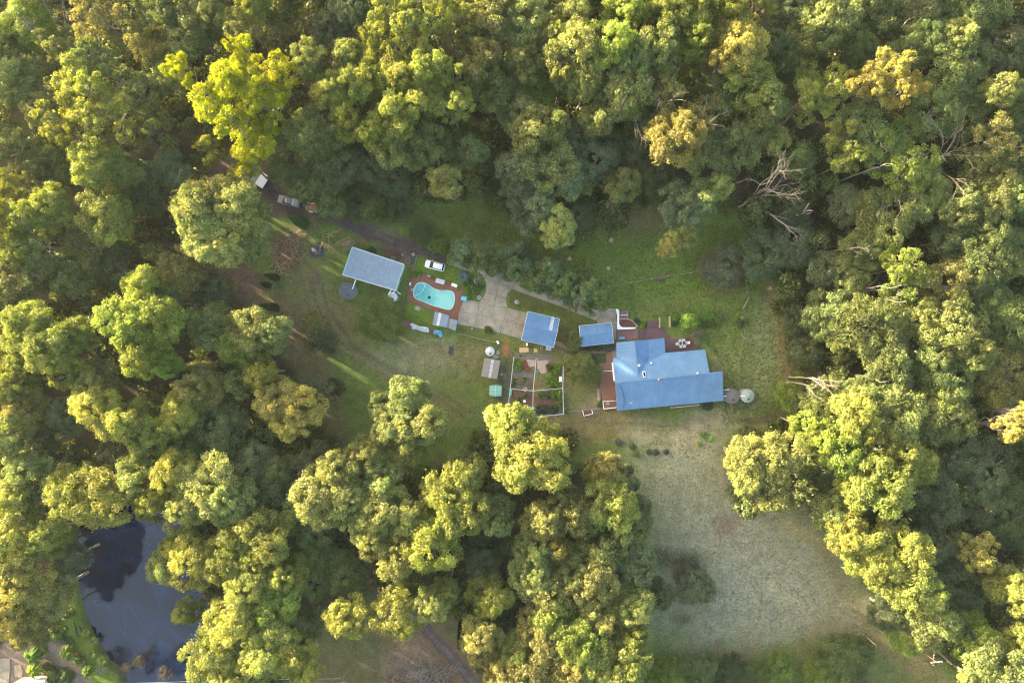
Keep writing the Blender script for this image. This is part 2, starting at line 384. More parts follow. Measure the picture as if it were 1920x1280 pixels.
# the unsealed drive from the car park to the concrete
TR = [(400, 330), (440, 330), (495, 350), (540, 390), (610, 408), (660, 424), (720, 447), (790, 473), (850, 490)]
put((0.060, 0.042, 0.036), line(TR, 17, 6, 6)*.9)
put((0.070, 0.050, 0.042), area([(395, 290), (520, 290), (530, 400), (490, 420), (400, 420)], 14, 16)*.85)
put(TRACK, line(TR, 11, 5, 5)*.9)
for o in (-6, 6): put((0.030, 0.024, 0.026), line([(x, y+o) for x, y in TR[3:]], 3, 4, 4)*.6)
put((0.150, 0.105, 0.060), line([(705, 437), (735, 452)], 2.5, 3, 4)*.7)
put((0.13, 0.10, 0.075), line([(690, 425), (740, 443)], 2, 3, 4)*.5)
put((0.055, 0.045, 0.040), area([(715, 460), (760, 468), (775, 482), (765, 495), (715, 478)], 5, 5)*.8)
put((0.060, 0.042, 0.036), spot(541, 468, 32, 40, 14, 14)*.7)
put((0.030, 0.028, 0.030), spot(594.7, 470, 13, 13, 5, 3))
put(LUSH, area([(575, 405), (620, 420), (670, 440), (655, 455), (600, 435), (570, 425)], 6, 8)*.8)
put(LUSH, area([(783, 478), (855, 500), (905, 520), (880, 560), (850, 535), (778, 510)], 4, 4)*.95)
put(LUSH, area([(756, 577), (820, 590), (812, 612), (755, 603)], 4, 5)*.9)
put((0.048, 0.058, 0.016), area([(955, 548), (975, 545), (1120, 600), (1090, 620), (1040, 590), (955, 575)], 4, 4)*.95)
put((0.060, 0.050, 0.028), area([(1040, 600), (1090, 620), (1085, 680), (1040, 640)], 8, 8)*.8)
put((0.055, 0.068, 0.018), area([(860, 608), (975, 640), (975, 660), (860, 640)], 6, 7)*.8)
put((0.16, 0.075, 0.035), area([(943, 636), (954, 636), (953, 665), (943, 665)], 3, 4)*.9)
put((0.050, 0.045, 0.036), area([(935, 690), (960, 665), (955, 790), (930, 790)], 5, 7)*.7)
put((0.075, 0.078, 0.030), area([(1060, 700), (1120, 700), (1125, 765), (1060, 775)], 5, 7)*.8)
put((0.100, 0.088, 0.070), area([(1070, 768), (1120, 745), (1135, 765), (1120, 778), (1075, 780)], 5, 7)*.6)
put((0.030, 0.040, 0.018), area([(1075, 655), (1150, 655), (1150, 690), (1075, 690)], 4, 5)*.8)
# forest tracks at the bottom
T2 = [(610, 975), (660, 1010), (700, 1070), (745, 1120), (800, 1180), (850, 1235), (905, 1300)]
put((0.070, 0.068, 0.030), area(BOTTOM, 14, 24)*.6)
put((0.105, 0.075, 0.055), area([(730, 1190), (800, 1200), (860, 1300), (700, 1300)], 16, 24)*.8)
put((0.080, 0.052, 0.034), line(T2, 20, 10, 10)*.8)
put((0.062, 0.052, 0.055), line(T2, 9, 3, 1)*.9)
for o in (-6.5, 6.5): put((0.026, 0.022, 0.026), line([(x+o, y-o*.6) for x, y in T2], 1.8, 2, .6)*.85)
put((0.15, 0.085, 0.030), (line([(700, 1180), (740, 1200), (765, 1215)], 4, 5, 5)+line([(795, 1230), (830, 1250), (870, 1290)], 4, 5, 5)).clip(0, 1)*.6)  # golden strips of sunlight painted across the lower clearing
put((0.045, 0.034, 0.026), area([(735, 1255), (790, 1235), (840, 1250), (860, 1290), (700, 1290)], 8, 12)*.6)
# pond bank and the corner beyond it
put(LUSH, area([(118, 1060), (142, 1040), (160, 1160), (210, 1245), (240, 1300), (160, 1300), (170, 1250), (120, 1180)], 8, 10)*.75)
put((0.13, 0.100, 0.085), line([(20, 1215), (80, 1205), (110, 1220), (150, 1275), (170, 1300)], 13, 8, 8)*.85)
put((0.115, 0.088, 0.078), area([(0, 1205), (80, 1200), (90, 1240), (60, 1300), (-20, 1300)], 8, 10)*.8)
put((0.045, 0.050, 0.024), (np.clip(10-pdist(POND), 0, 10)/10)*.7)

c[:] = np.clip(c*1.6, 0, .3)
d = pdist(POND); dd = np.where(inside(POND), d, -d)*K
Z = np.where(dd > -1.2, -np.clip((dd+1.2)*0.55, 0, 1.8), 0.0)
POOL = [(600+a/5.818, 440+b/5.818) for a, b in [(1095, 525), (1150, 530), (1200, 560), (1255, 597), (1320, 612), (1400, 605), (1450, 625), (1467, 680), (1455, 755), (1430, 803), (1395, 812), (1350, 800), (1230, 770), (1120, 722), (1050, 700), (1025, 660), (1030, 595), (1055, 545)]]
Z = np.where(inside(POOL), -2.2, Z)      # the excavation under the pool shell
ny, nx = GX.shape
co = np.stack([GX, GY, Z], -1).reshape(-1)
ii = (np.arange(ny-1)[:, None]*nx+np.arange(nx-1)[None, :]).reshape(-1)
F = np.stack([ii, ii+1, ii+1+nx, ii+nx], 1).reshape(-1).astype(np.int32)
me = bpy.data.meshes.new('ground'); me.vertices.add(ny*nx); me.vertices.foreach_set('co', co.astype(np.float32))
nf = len(F)//4
me.loops.add(len(F)); me.loops.foreach_set('vertex_index', F)
me.polygons.add(nf); me.polygons.foreach_set('loop_start', np.arange(0, 4*nf, 4, dtype=np.int32)); me.polygons.foreach_set('loop_total', np.full(nf, 4, dtype=np.int32))
me.update(calc_edges=True)
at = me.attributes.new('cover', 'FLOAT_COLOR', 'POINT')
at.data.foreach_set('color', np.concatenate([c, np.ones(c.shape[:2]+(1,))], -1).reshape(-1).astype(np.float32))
m, t, b = newmat('ground_cover'); L = t.links.new
av = N(t, 'ShaderNodeAttribute', attribute_name='cover'); tc = N(t, 'ShaderNodeTexCoord')
def noise(scale, det=4, rough=.7):
    n = N(t, 'ShaderNodeTexNoise'); n.inputs['Scale'].default_value = scale; n.inputs['Detail'].default_value = det; n.inputs['Roughness'].default_value = rough
    L(tc.outputs['Object'], n.inputs['Vector']); return n
n1, n2, n3 = noise(1.9, 6, .75), noise(0.45, 4), noise(5.5, 3)
def mrng(src, a, b_, lo=.3, hi=.7):
    r = N(t, 'ShaderNodeMapRange'); r.inputs[1].default_value = lo; r.inputs[2].default_value = hi; r.inputs[3].default_value = a; r.inputs[4].default_value = b_
    L(src, r.inputs[0]); return r.outputs[0]
def mul(a, b_):
    q = N(t, 'ShaderNodeMath', operation='MULTIPLY'); L(a, q.inputs[0]); L(b_, q.inputs[1]); return q.outputs[0]
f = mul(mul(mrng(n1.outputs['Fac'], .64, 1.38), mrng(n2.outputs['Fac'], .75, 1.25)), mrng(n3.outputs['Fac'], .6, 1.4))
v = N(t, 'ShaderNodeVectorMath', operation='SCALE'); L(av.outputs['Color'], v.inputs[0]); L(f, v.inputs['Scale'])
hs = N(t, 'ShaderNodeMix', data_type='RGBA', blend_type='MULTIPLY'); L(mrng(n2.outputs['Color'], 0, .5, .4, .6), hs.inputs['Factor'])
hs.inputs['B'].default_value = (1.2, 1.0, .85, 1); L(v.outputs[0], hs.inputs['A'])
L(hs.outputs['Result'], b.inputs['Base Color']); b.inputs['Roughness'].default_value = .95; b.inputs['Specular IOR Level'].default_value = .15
bp = N(t, 'ShaderNodeBump'); bp.inputs['Strength'].default_value = .7; bp.inputs['Distance'].default_value = .12
L(n1.outputs['Fac'], bp.inputs['Height']); L(bp.outputs[0], b.inputs['Normal'])
me.materials.append(m)
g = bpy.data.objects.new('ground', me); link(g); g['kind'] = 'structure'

# pond water with a bluish surface film
m, t, b = newmat('pond_water'); L = t.links.new
tc = N(t, 'ShaderNodeTexCoord'); n = N(t, 'ShaderNodeTexNoise'); n.inputs['Scale'].default_value = .045; n.inputs['Detail'].default_value = 7; n.inputs['Distortion'].default_value = 1.0
L(tc.outputs['Object'], n.inputs['Vector'])
cr = N(t, 'ShaderNodeValToRGB'); e = cr.color_ramp.elements; e[0].position = .40; e[0].color = (.002, .004, .010, 1); e[1].position = .5; e[1].color = (.005, .011, .036, 1)
e2 = cr.color_ramp.elements.new(.56); e2.color = (.003, .006, .016, 1); e3 = cr.color_ramp.elements.new(.62); e3.color = (.006, .013, .040, 1)
L(n.outputs['Fac'], cr.inputs[0]); L(cr.outputs[0], b.inputs['Base Color'])
b.inputs['Roughness'].default_value = .06; b.inputs['IOR'].default_value = 1.54
n2 = N(t, 'ShaderNodeTexNoise'); n2.inputs['Scale'].default_value = 6; L(tc.outputs['Object'], n2.inputs['Vector'])
bp = N(t, 'ShaderNodeBump'); bp.inputs['Strength'].default_value = .08; bp.inputs['Distance'].default_value = .02; L(n2.outputs['Fac'], bp.inputs['Height']); L(bp.outputs[0], b.inputs['Normal'])
mb = MB(); pw = [P(960+(x-960), y)[:2] for x, y in POND]
cx = sum(p[0] for p in pw)/len(pw); cy = sum(p[1] for p in pw)/len(pw)
mb.add([(x, y, -.55) for x, y in pw], [tuple(range(len(pw)))]) if sum(pw[i][0]*pw[(i+1) % len(pw)][1]-pw[(i+1) % len(pw)][0]*pw[i][1] for i in range(len(pw))) > 0 else mb.add([(x, y, -.55) for x, y in pw[::-1]], [tuple(range(len(pw)))])
o = obj('pond_water', mb, m); o['kind'] = 'structure'

# ---------------------------------------------------------------- trees
# px py r kind colour height  (crown centre and radius in photo pixels)
TREES = '''
57 50 40 R v 17;165 165 42 L y 26;130 225 38 L y 26;205 225 42 L y 25;180 120 34 L g 22;245 195 50 L g 19;190 33 45 L o 21;275 84 32 L o 20;360 60 42 G g 18;410 35 32 G g 18;470 50 33 L o 21;480 12 26 G y 22
410 185 46 L V 27;455 165 40 L V 27;430 225 42 L V 27;520 150 38 L V 26;500 200 36 L V 26;478 262 38 L V 25;465 112 30 L V 26;345 140 24 L V 25;462 308 28 L V 22;400 285 22 L y 21;585 120 28 G c 24;622 178 30 G y 23;590 250 40 G g 20;548 312 34 R d 13;625 310 42 R d 14;600 290 32 G g 16;185 310 36 G y 23;235 325 32 G g 18;38 350 24 L y 22;60 400 34 G y 22;105 390 34 G y 22;208 408 42 G y 21;20 285 38 L g 19;45 150 38 G g 17;85 215 30 G g 16;280 245 42 L g 16;100 325 36 G g 16;320 320 34 G b 13;270 370 32 G d 14;165 450 38 L g 15;310 150 34 G g 16;15 90 34 G g 17;120 90 34 L g 19;300 20 34 L g 20
390 390 44 G C 23;440 380 42 G C 22;385 435 42 G C 22;430 445 46 G C 21;468 410 36 G c 20;475 460 30 G c 18;365 385 30 G C 23
660 27 36 G b 18;620 60 32 G b 16;727 20 38 L y 24;785 30 42 L y 25;775 75 40 L y 24;707 87 30 L y 23;842 34 32 L y 25;657 110 28 G c 23;660 170 36 G y 24;700 160 32 G y 24;752 150 38 G y 24;801 141 32 G y 24;741 218 42 G y 24;791 200 34 G y 24;855 150 26 L y 24;850 201 34 L y 24;660 232 30 G y 23;700 250 28 G y 23;751 279 36 G g 21;808 275 34 G g 20;875 285 32 G g 17;835 343 28 G o 19;690 300 38 R d 13;740 330 36 R d 12;640 270 34 R d 14
925 30 38 G o 22;900 75 32 G g 19;986 40 46 G c 22;1040 67 24 G c 22;1077 25 28 G c 22;880 20 30 R d 15;902 121 34 G o 21;986 124 34 G g 20;925 170 38 G g 18;1003 180 36 R v 12;1077 101 44 G C 24;1140 87 38 G v 25;1030 104 22 G c 22;1191 111 32 G c 22;1167 181 42 G c 20;1093 161 30 G c 21;1050 151 16 G c 22;1177 15 38 G v 22;1231 91 35 G c 23;1261 27 36 G y 24;1215 40 28 G g 20;976 218 34 G b 18;1003 252 40 G c 21;1046 235 20 G c 20;1077 262 32 R b 14;1118 230 26 G c 19;976 322 40 G b 17;1026 309 44 G c 18;1067 335 34 G b 16;1117 299 36 R b 14;1165 350 28 G c 14;1150 270 30 R d 12;1047 428 30 G C 15;1005 395 34 G b 15;975 365 30 G b 15;1092 345 24 L c 12;1090 400 28 R d 9;1262 262 44 G o 23;1245 180 28 L o 20;1210 230 30 R g 14;1275 385 38 G b 15;1255 462 20 G C 14;1282 448 20 G c 14;1190 290 30 R d 13;1225 330 32 R d 12;1240 130 26 G c 20
1307 20 38 G y 24;1357 20 36 G y 24;1380 87 44 G O 24;1355 115 26 G O 23;1300 84 30 G y 23;1415 18 26 L y 22;1440 87 26 R b 18;1549 38 40 G c 21;1530 75 26 G c 20;1481 22 38 G b 16;1488 97 40 G g 15;1401 160 42 G y 21;1425 205 36 G g 20;1347 185 36 G g 18;1310 225 38 L o 19;1364 279 44 G g 18;1300 285 34 G o 18;1410 245 32 G g 17;1535 165 44 L y 20;1510 195 34 L y 20;1663 132 30 L O 24;1610 160 28 L O 23;1690 175 30 L O 25;1655 175 28 L O 24;1633 20 44 G g 14;1730 20 40 R b 15;1817 20 52 R g 16;1740 74 38 R g 16;1794 72 26 G c 19;1784 124 52 R g 17;1868 175 28 G c 19;1875 95 36 G b 15;1901 220 40 R g 14;1616 235 55 L g 18;1570 255 34 L y 19;1582 299 28 L y 19;1683 296 62 L v 18;1743 215 44 R g 16;1448 262 26 G c 16;1488 300 30 G g 15;1851 269 42 L o 19;1844 322 42 G g 16;1905 370 34 G c 18;1865 372 36 G c 18;1794 386 32 G c 18;1735 365 40 G g 16;1660 410 50 R g 16;1592 385 34 R b 12;1482 396 30 R d 11;1345 350 22 G C 16;1318 372 30 G c 15;1700 90 36 G g 15;1600 90 34 R g 14;1800 215 40 R g 14;1850 430 38 G g 17;1780 450 40 R d 14
1438 474 42 R b 8;1488 455 36 R b 9;1545 507 30 G b 11;1592 514 30 G c 13;1619 470 36 R g 15;1690 490 40 L v 21;1680 540 36 L v 20;1767 537 44 R o 16;1831 497 44 G g 16;1890 480 38 G g 15;1895 600 44 R g 15;1850 560 34 R g 14;1552 588 38 G g 15;1565 620 28 G g 14;1636 610 56 R g 18;1660 662 42 G c 17;1715 600 36 G c 19;1784 615 46 G c 21;1815 655 30 G c 20;1740 665 32 G c 18;1505 600 26 R d 8;1515 655 28 R b 7;1774 712 44 R g 17;1660 709 38 G g 17;1870 700 52 R o 14;1596 770 36 G Y 24;1610 735 26 G g 18;1676 785 48 G c 21;1760 776 50 R g 18;1880 800 26 L O 23;1908 775 26 L O 23;1488 745 28 R v 5;1520 762 30 R d 8;1545 748 36 G g 12
1400 860 38 G C 20;1448 855 42 G C 20;1435 905 40 G C 19;1400 895 26 G C 19;1510 796 24 G v 18;1538 826 32 G v 20;1576 838 46 G v 21;1673 850 38 G y 22;1630 860 34 G y 22;1558 886 34 R d 15;1643 905 50 G y 24;1600 915 30 G y 22;1713 870 34 G y 20;1750 934 42 G b 15;1555 958 34 G c 18;1616 954 32 G d 15;1663 974 24 G c 19;1582 1000 34 G Y 21;1625 1035 40 G Y 22;1683 1031 42 G Y 22;1700 1095 44 G Y 22;1660 1075 34 G y 21;1737 1020 34 G b 15;1790 1040 38 G b 14;1830 1030 34 L O 20;1750 1165 38 G c 20;1817 1189 38 G v 19;1858 1240 48 G c 22;1901 1102 36 G y 22;1911 1193 28 G y 22;1860 1080 28 G c 18;1775 1085 38 R b 14;1666 1145 34 R b 10;1700 1185 36 R v 9;1868 950 52 R d 12;1845 880 44 G b 14;1800 860 38 R b 14;1900 990 38 R d 12;1589 1238 42 R g 6;1465 1258 26 R v 4;1380 1268 32 R d 4;1310 1262 30 R g 4;1540 1268 30 R v 4;1255 1268 26 R v 4;1810 1120 30 R b 13;1830 1275 30 G y 20;1420 1272 24 R g 4
640 880 34 G C 21;690 975 34 G C 20;790 965 30 G y 19;830 985 32 G y 20;1170 1000 30 G c 18;1075 1070 34 G c 19;1010 1165 34 G o 19;970 1215 30 G y 18;1115 1135 32 G c 19;560 960 34 G g 15;590 1000 28 R g 14;520 890 32 G g 15;690 850 32 G c 19;565 1055 30 G g 14;610 930 46 G C 22;660 935 36 G C 21;720 900 34 G c 20;735 960 44 G C 21;700 1010 28 G C 21;745 1040 36 G C 21;808 1021 45 R y 22;845 920 44 G y 22;875 885 36 G c 20;870 955 40 G y 22;925 965 34 G c 20;900 1000 26 R d 13;960 800 42 G Y 23;1010 850 48 G Y 24;970 870 38 G Y 23;1045 880 26 G c 20;1020 974 36 G o 21;1068 954 36 G o 21;1144 940 42 G Y 22;1130 890 34 G o 18;1165 900 26 G b 16;1184 965 32 G b 17;1000 1028 28 G c 20;1045 1030 28 G o 19;1120 1031 36 G c 19;1095 985 26 G c 18;905 1060 28 G b 15;996 1078 38 G c 20;1035 1110 40 G o 20;1104 1092 44 G o 20;1160 1030 34 G b 17;1191 1058 36 G b 17;1228 1110 26 G b 13;1180 1135 38 G C 19;744 1145 42 R Y 20;810 1130 26 G C 20;919 1115 34 G y 19;902 1193 36 G o 20;1053 1169 42 G v 21;1090 1195 38 G v 21;1010 1236 46 G o 20;1070 1253 34 G o 20;1154 1240 50 G y 21;1177 1190 30 G y 19;942 1258 28 G o 19;1130 1150 32 G o 19;950 1120 28 R d 13;960 1180 28 R d 13
657 1152 34 G Y 20;645 1075 34 R g 13;600 1040 30 R g 13;840 1105 24 G c 17;765 745 36 G c 20;790 790 40 G C 21;740 800 32 G c 20;770 835 30 G c 19;720 760 24 G c 17;560 890 34 R b 13;600 860 28 G b 13
20 450 38 L y 23;20 400 28 L y 22;70 490 40 L g 18;345 510 36 G o 16;275 540 34 G y 22;315 565 26 G g 19;255 600 42 G v 25;305 600 42 G v 25;275 660 38 G v 24;319 685 20 G v 22;396 611 38 G g 17;400 550 32 R b 12;67 605 36 G y 22;44 640 32 G y 22;100 650 40 G y 23;125 685 30 G y 22;150 630 28 G y 21;188 715 34 G o 19;30 530 40 G g 17;134 514 42 G g 15;27 715 34 G y 21;50 755 32 G o 19;20 812 34 G C 21;190 765 38 G Y 22;235 785 38 G Y 22;175 725 28 G c 19;134 775 34 G b 15;290 815 34 G v 20;375 725 36 G o 19;345 770 32 G y 19;413 800 46 R g 15;475 620 38 G c 19;510 625 34 G c 19;450 655 28 G v 19;490 700 30 G y 20;455 720 24 G c 18;530 750 36 G O 20;570 765 36 G O 20;545 785 30 G O 19;598 735 28 L b 12;625 728 16 R d 6;588 605 22 L o 6;605 640 24 L b 6;220 500 36 R d 12;350 620 32 R d 13;85 830 36 R d 13;345 840 38 R g 15;480 870 38 R b 14;230 845 34 R d 14
64 884 40 G c 19;160 930 44 R Y 21;205 935 46 R Y 21;134 910 32 G y 20;262 890 32 G C 20;332 877 30 G Y 21;289 934 34 G y 20;400 905 44 G C 21;430 935 40 G C 21;365 905 30 G C 20;349 957 36 G C 20;497 930 38 G b 15;437 1038 42 G y 20;504 1000 40 G Y 21;363 1050 40 G Y 20;316 1060 26 G c 17;470 1100 44 G Y 21;440 1165 44 G Y 21;521 1135 36 G v 19;540 1080 34 G y 19;403 1229 44 G Y 20;450 1250 40 G Y 20;510 1215 46 G Y 21;564 1235 36 G y 20;588 1092 28 R g 14;575 1170 30 R g 14;355 1142 22 G y 14;345 1020 30 G y 17;34 940 40 G y 20;34 1010 44 G Y 21;90 1000 38 G y 20;135 1045 30 R b 13;50 1090 40 G O 20;95 1110 38 G o 17;27 1150 42 G O 19;60 1180 28 G o 17;8 1070 30 G c 20;480 1050 34 G y 19
'''
COLS = {'V': (.200, .225, .004, .15), 'y': (.130, .158, .026, .40), 'Y': (.160, .184, .032, .50), 'g': (.080, .110, .032, .30), 'G': (.082, .108, .020, .30),
        'c': (.105, .138, .040, .50), 'C': (.150, .182, .048, .70), 'o': (.128, .132, .036, .50), 'O': (.200, .188, .040, .65),
        'b': (.074, .100, .048, .25), 'd': (.052, .076, .030, .12), 'v': (.118, .170, .026, .30)}
WORD = {'V': 'brilliant yellow-green', 'y': 'yellow-green', 'Y': 'vivid yellow', 'g': 'olive green', 'c': 'grey-green', 'C': 'cream-tipped', 'o': 'bronze green', 'O': 'golden', 'b': 'bluish green', 'd': 'dark green', 'v': 'lime green'}
SHAPE = {'G': 'lumpy-crowned', 'L': 'open-crowned', 'R': 'round-crowned'}
MARKS = [((60, 60), 'in the upper left corner'), ((250, 60), 'at the top edge left of the vivid crowns'), ((430, 190), 'above the parked cars on the drive'),
 ((120, 240), 'near the left edge above the yellow box'), ((60, 420), 'at the left edge level with the car trailer'), ((250, 400), 'left of the parked dark vehicles'), ((430, 430), 'just left of the branch piles'),
 ((590, 300), 'right above the ute and trailer'), ((720, 30), 'at the top edge above the grey shed'), ((730, 190), 'in the forest above the grey shed'), ((830, 290), 'in the forest above the white car'),
 ((950, 60), 'at the top edge above the carport'), ((980, 180), 'in the forest above the driveway hedge'), ((1010, 350), 'at the forest edge above the driveway hedge'),
 ((1150, 60), 'at the top edge above the small blue shed'), ((1150, 220), 'in the forest above the small blue shed'), ((1230, 400), 'at the forest edge above the garden bed'),
 ((1340, 60), 'at the top edge above the round tanks'), ((1370, 230), 'in the forest above the lawn bush'), ((1560, 60), 'at the top edge above the bare dead tree'), ((1560, 240), 'in the forest right above the bare dead tree'),
 ((1750, 60), 'near the upper right corner'), ((1860, 200), 'at the right edge below the upper right corner'), ((1720, 300), 'in the upper right forest'), ((1500, 430), 'at the clearing edge below the bare dead tree'),
 ((1650, 480), 'in the right forest level with the driveway'), ((1840, 480), 'at the right edge level with the driveway'), ((1560, 620), 'at the clearing edge above the twin dead trunks'), ((1720, 640), 'in the right forest level with the house'),
 ((1860, 680), 'at the right edge level with the house'), ((1560, 770), 'just below the twin dead trunks'), ((1720, 800), 'in the forest right of the twin dead trunks'), ((1870, 850), 'at the right edge above the power pole'),
 ((1430, 870), 'jutting into the top of the paddock'), ((1570, 900), 'at the upper right of the paddock'), ((1650, 1030), 'along the right side of the paddock'), ((1780, 1040), 'in the forest right of the paddock'),
 ((1800, 1190), 'beside the power pole in the lower right'), ((1500, 1260), 'in the scrub along the foot of the paddock'), ((1300, 1265), 'in the scrub left of the paddock foot'),
 ((650, 920), 'left of the hidden lower track'), ((740, 1010), 'just right of the lower track bend'), ((860, 930), 'south of the chicken coop yard'), ((990, 840), 'at the foot of the fenced vegetable garden'), ((1130, 940), 'at the upper left corner of the paddock'),
 ((1030, 1040), 'in the middle of the lower wood'), ((1190, 1080), 'along the left side of the paddock'), ((780, 1140), 'over the lower dirt track'), ((920, 1160), 'right of the lower dirt track'), ((1050, 1220), 'at the bottom edge left of the paddock'),
 ((640, 1110), 'left of the lower clearing'), ((760, 780), 'in the yard left of the chicken coop'), ((570, 880), 'below the west yard'), ((50, 480), 'at the left edge above its middle'), ((280, 600), 'in the left forest level with the house'), ((70, 650), 'at the left edge level with the house'),
 ((390, 590), 'left of the conical cypresses'), ((40, 760), 'at the left edge above the pond'), ((210, 770), 'in the left forest above the pond'), ((370, 780), 'in the forest right above the pond'), ((490, 660), 'at the left rim of the west yard'), ((560, 760), 'at the lower rim of the west yard'),
 ((170, 920), 'overhanging the top of the pond'), ((60, 900), 'at the left edge level with the top of the pond'), ((300, 900), 'at the upper right of the pond'), ((420, 920), 'in the wood right of the pond top'), ((370, 1040), 'overhanging the right bank of the pond'), ((480, 1080), 'in the wood right of the pond'),
 ((430, 1230), 'at the bottom edge right of the pond'), ((550, 1200), 'at the bottom edge left of the lower clearing'), ((60, 1030), 'on the left bank of the pond'), ((50, 1150), 'at the lower left above the garden corner'), ((510, 960), 'midway between the pond and the lower track'), ((110, 800), 'in the hollow left of the pond top')]
rows = []
for ln in TREES.replace('\n', ';').split(';'):
    w = ln.split()
    if len(w) == 6: rows.append([float(w[0]), float(w[1]), float(w[2]), w[3], w[4], float(w[5])])
nhand = len(rows)
def in_any(x, y):
    X = np.array([[x]], float); Y = np.array([[y]], float)
    return any(bool(inside(p, X, Y)[0, 0]) for p in NOTREE)
rng = np.random.default_rng(5); tries = 0
fill = []
while tries < 8000:
    tries += 1
    x, y = rng.uniform(-170, 2000), rng.uniform(-150, 1380)
    out = x < -45 or x > 1965 or y < -45 or y > 1325
    hgt = rng.uniform(18, 23) if out else rng.uniform(9, 14.5); r = rng.uniform(26, 36) if out else rng.uniform(22, 34)  # out of view: taller crowns added to block the low sun
    s = (H-.72*hgt)/H; gx_, gy_ = 960+(x-960)*s, 640+(y-640)*s
    if in_any(gx_, gy_) or (in_any(x, y) and not out): continue
    if any((x-q[0])**2+(y-q[1])**2 < (.80*(r+q[2]))**2 for q in rows) or any((x-q[0])**2+(y-q[1])**2 < (.85*(r+q[2]))**2 for q in fill): continue
    fill.append([x, y, r, hgt])
print('trees', nhand, 'fill', len(fill))
lab = {}
for i, q in enumerate(rows):
    k = min(range(len(MARKS)), key=lambda j: (MARKS[j][0][0]-q[0])**2+(MARKS[j][0][1]-q[1])**2)
    lab.setdefault((k, q[4], q[3]), []).append(i)
ORD = ['leftmost', 'second from left', 'third from left', 'fourth from left', 'fifth from left', 'sixth from left', 'seventh from left', 'eighth from left', 'ninth from left']
labels = {}
for (k, cc, kd), ids in lab.items():
    ids.sort(key=lambda i: rows[i][0])
    for n_, i in enumerate(ids):
        base = f"{WORD[cc]} {SHAPE[kd]} tree {MARKS[k][1]}"
        labels[i] = base if len(ids) == 1 else f"{'rightmost' if n_ == len(ids)-1 else ORD[n_]} {base}"
rr = random.Random(3)
for i, (x, y, r, kd, cc, hgt) in enumerate(rows):
    pr = PROTO[kd]; crown_me, trunk_me = pr[rr.randrange(len(pr))]
    z = .75*hgt; X, Y, _ = P(x, y, z); rw = r*K*(H-z)/H
    nm = 'gum_tree' if kd in 'GL' and not (cc in 'db' or kd == 'G' and r < 28) else 'forest_tree'  # dark, bluish and small gums share this name with the broadleaf trees
    if hgt < 9: nm = 'shrub'
    t_ = thing(nm, labels[i], 'tree' if hgt >= 9 else 'shrub', (X, Y, 0), rr.uniform(0, 2*PI), 'trees of the forest' if i >= nhand or hgt >= 9 else 'scrub at the clearing edges')
    if hgt < 9: t_['label'] = labels[i].replace(' tree ', ' shrub ')
    t_.rotation_euler = (0, 0, rr.uniform(0, 2*PI))
    sx = rw/4.05; t_.scale = (sx*rr.uniform(.93, 1.07), sx*rr.uniform(.93, 1.07), hgt/20.5)
    if hgt < 9:      # a bush: crown down to the ground
        t_.scale[2] = hgt/11.0
    dz = -9.5 if hgt < 9 else 0
    cr_ = bpy.data.objects.new('crown', crown_me); link(cr_, t_); cr_.location = (0, 0, dz)
    co_ = COLS[cc]; f_ = rr.uniform(.82, 1.18); h_ = rr.uniform(-.1, .1)
    cr_.color = (co_[0]*f_*(1+h_), co_[1]*f_, co_[2]*f_*(1-h_), min(1, co_[3]*rr.uniform(.7, 1.2)))
    if hgt >= 9:
        tr_ = bpy.data.objects.new('trunk', trunk_me); link(tr_, t_)
    else:
        t_.scale[2] = hgt/11.0

# understorey: the many lower crowns between the big ones, plus tall unseen trees added for shade, one mass
def dome_mass(name, items, rng, leafsize, dens, col, tipf=.15):
    cl = []
    for X, Y, r, z0, z1 in items:
        n = max(4, int(5*r)) if r > 1.5 else 4; tn = rng.uniform(.15, .85)
        for d in rand_dirs(rng, n, -.15):
            cl.append((np.array([X, Y, z0])+d*np.array([r*.72, r*.72, z1-z0])*rng.uniform(.8, 1.1), r*rng.uniform(.26, .42) if r > 1.5 else r*.6, np.clip(tn+rng.normal(0, .1), 0, 1)))
    C, Nn, Sz, T, Tp = clumps_to_leaves(rng, cl, dens, leafsize, tipf, flat=.8, jitter=.6)
    me = leaf_mesh(name, C, Nn, Sz, T, Tp, rng); o = bpy.data.objects.new(name, me); link(o); o['kind'] = 'stuff'; o.color = col
    return o, len(C)
its = []
for x, y, r, hgt in fill:
    X, Y, _ = P(x, y, .75*hgt); rw = r*K*(H-.75*hgt)/H; its.append((X, Y, rw, hgt*.62, hgt-rw*.15))
o, n_ = dome_mass('understorey_and_unseen_trees', its, np.random.default_rng(9), .40, 62, (.062, .082, .026, .3)); print('understorey leaves', n_)
its = []; r9 = np.random.default_rng(10)
gxs = r9.uniform(-150, 150, 9000); gys = r9.uniform(-104, 104, 9000)
PX9 = (gxs/K+960)[None]; PY9 = (640-gys/K)[None]
bad = np.zeros(PX9.shape, bool); edge = np.full(PX9.shape, 1e9)
for p_ in NOTREE: bad |= inside(p_, PX9, PY9); edge = np.minimum(edge, pdist(p_, PX9, PY9))
trk = pdist(T2, PX9, PY9, closed=False) < 16
keep = (~bad[0] & ~trk[0]) | (bad[0] & (edge[0] < 6) & (r9.uniform(size=9000) < .25) & (PX9[0] > 450))
keep &= ~(inside(POND, PX9, PY9)[0])
for X, Y in list(zip(gxs[keep], gys[keep]))[:4300]:
    r = r9.uniform(.8, 2.5); its.append((X, Y, r, r*.2, r*r9.uniform(.9, 2.3)))
o, n_ = dome_mass('undergrowth', its, r9, .38, 26, (.060, .080, .024, .2)); print('undergrowth leaves', n_)
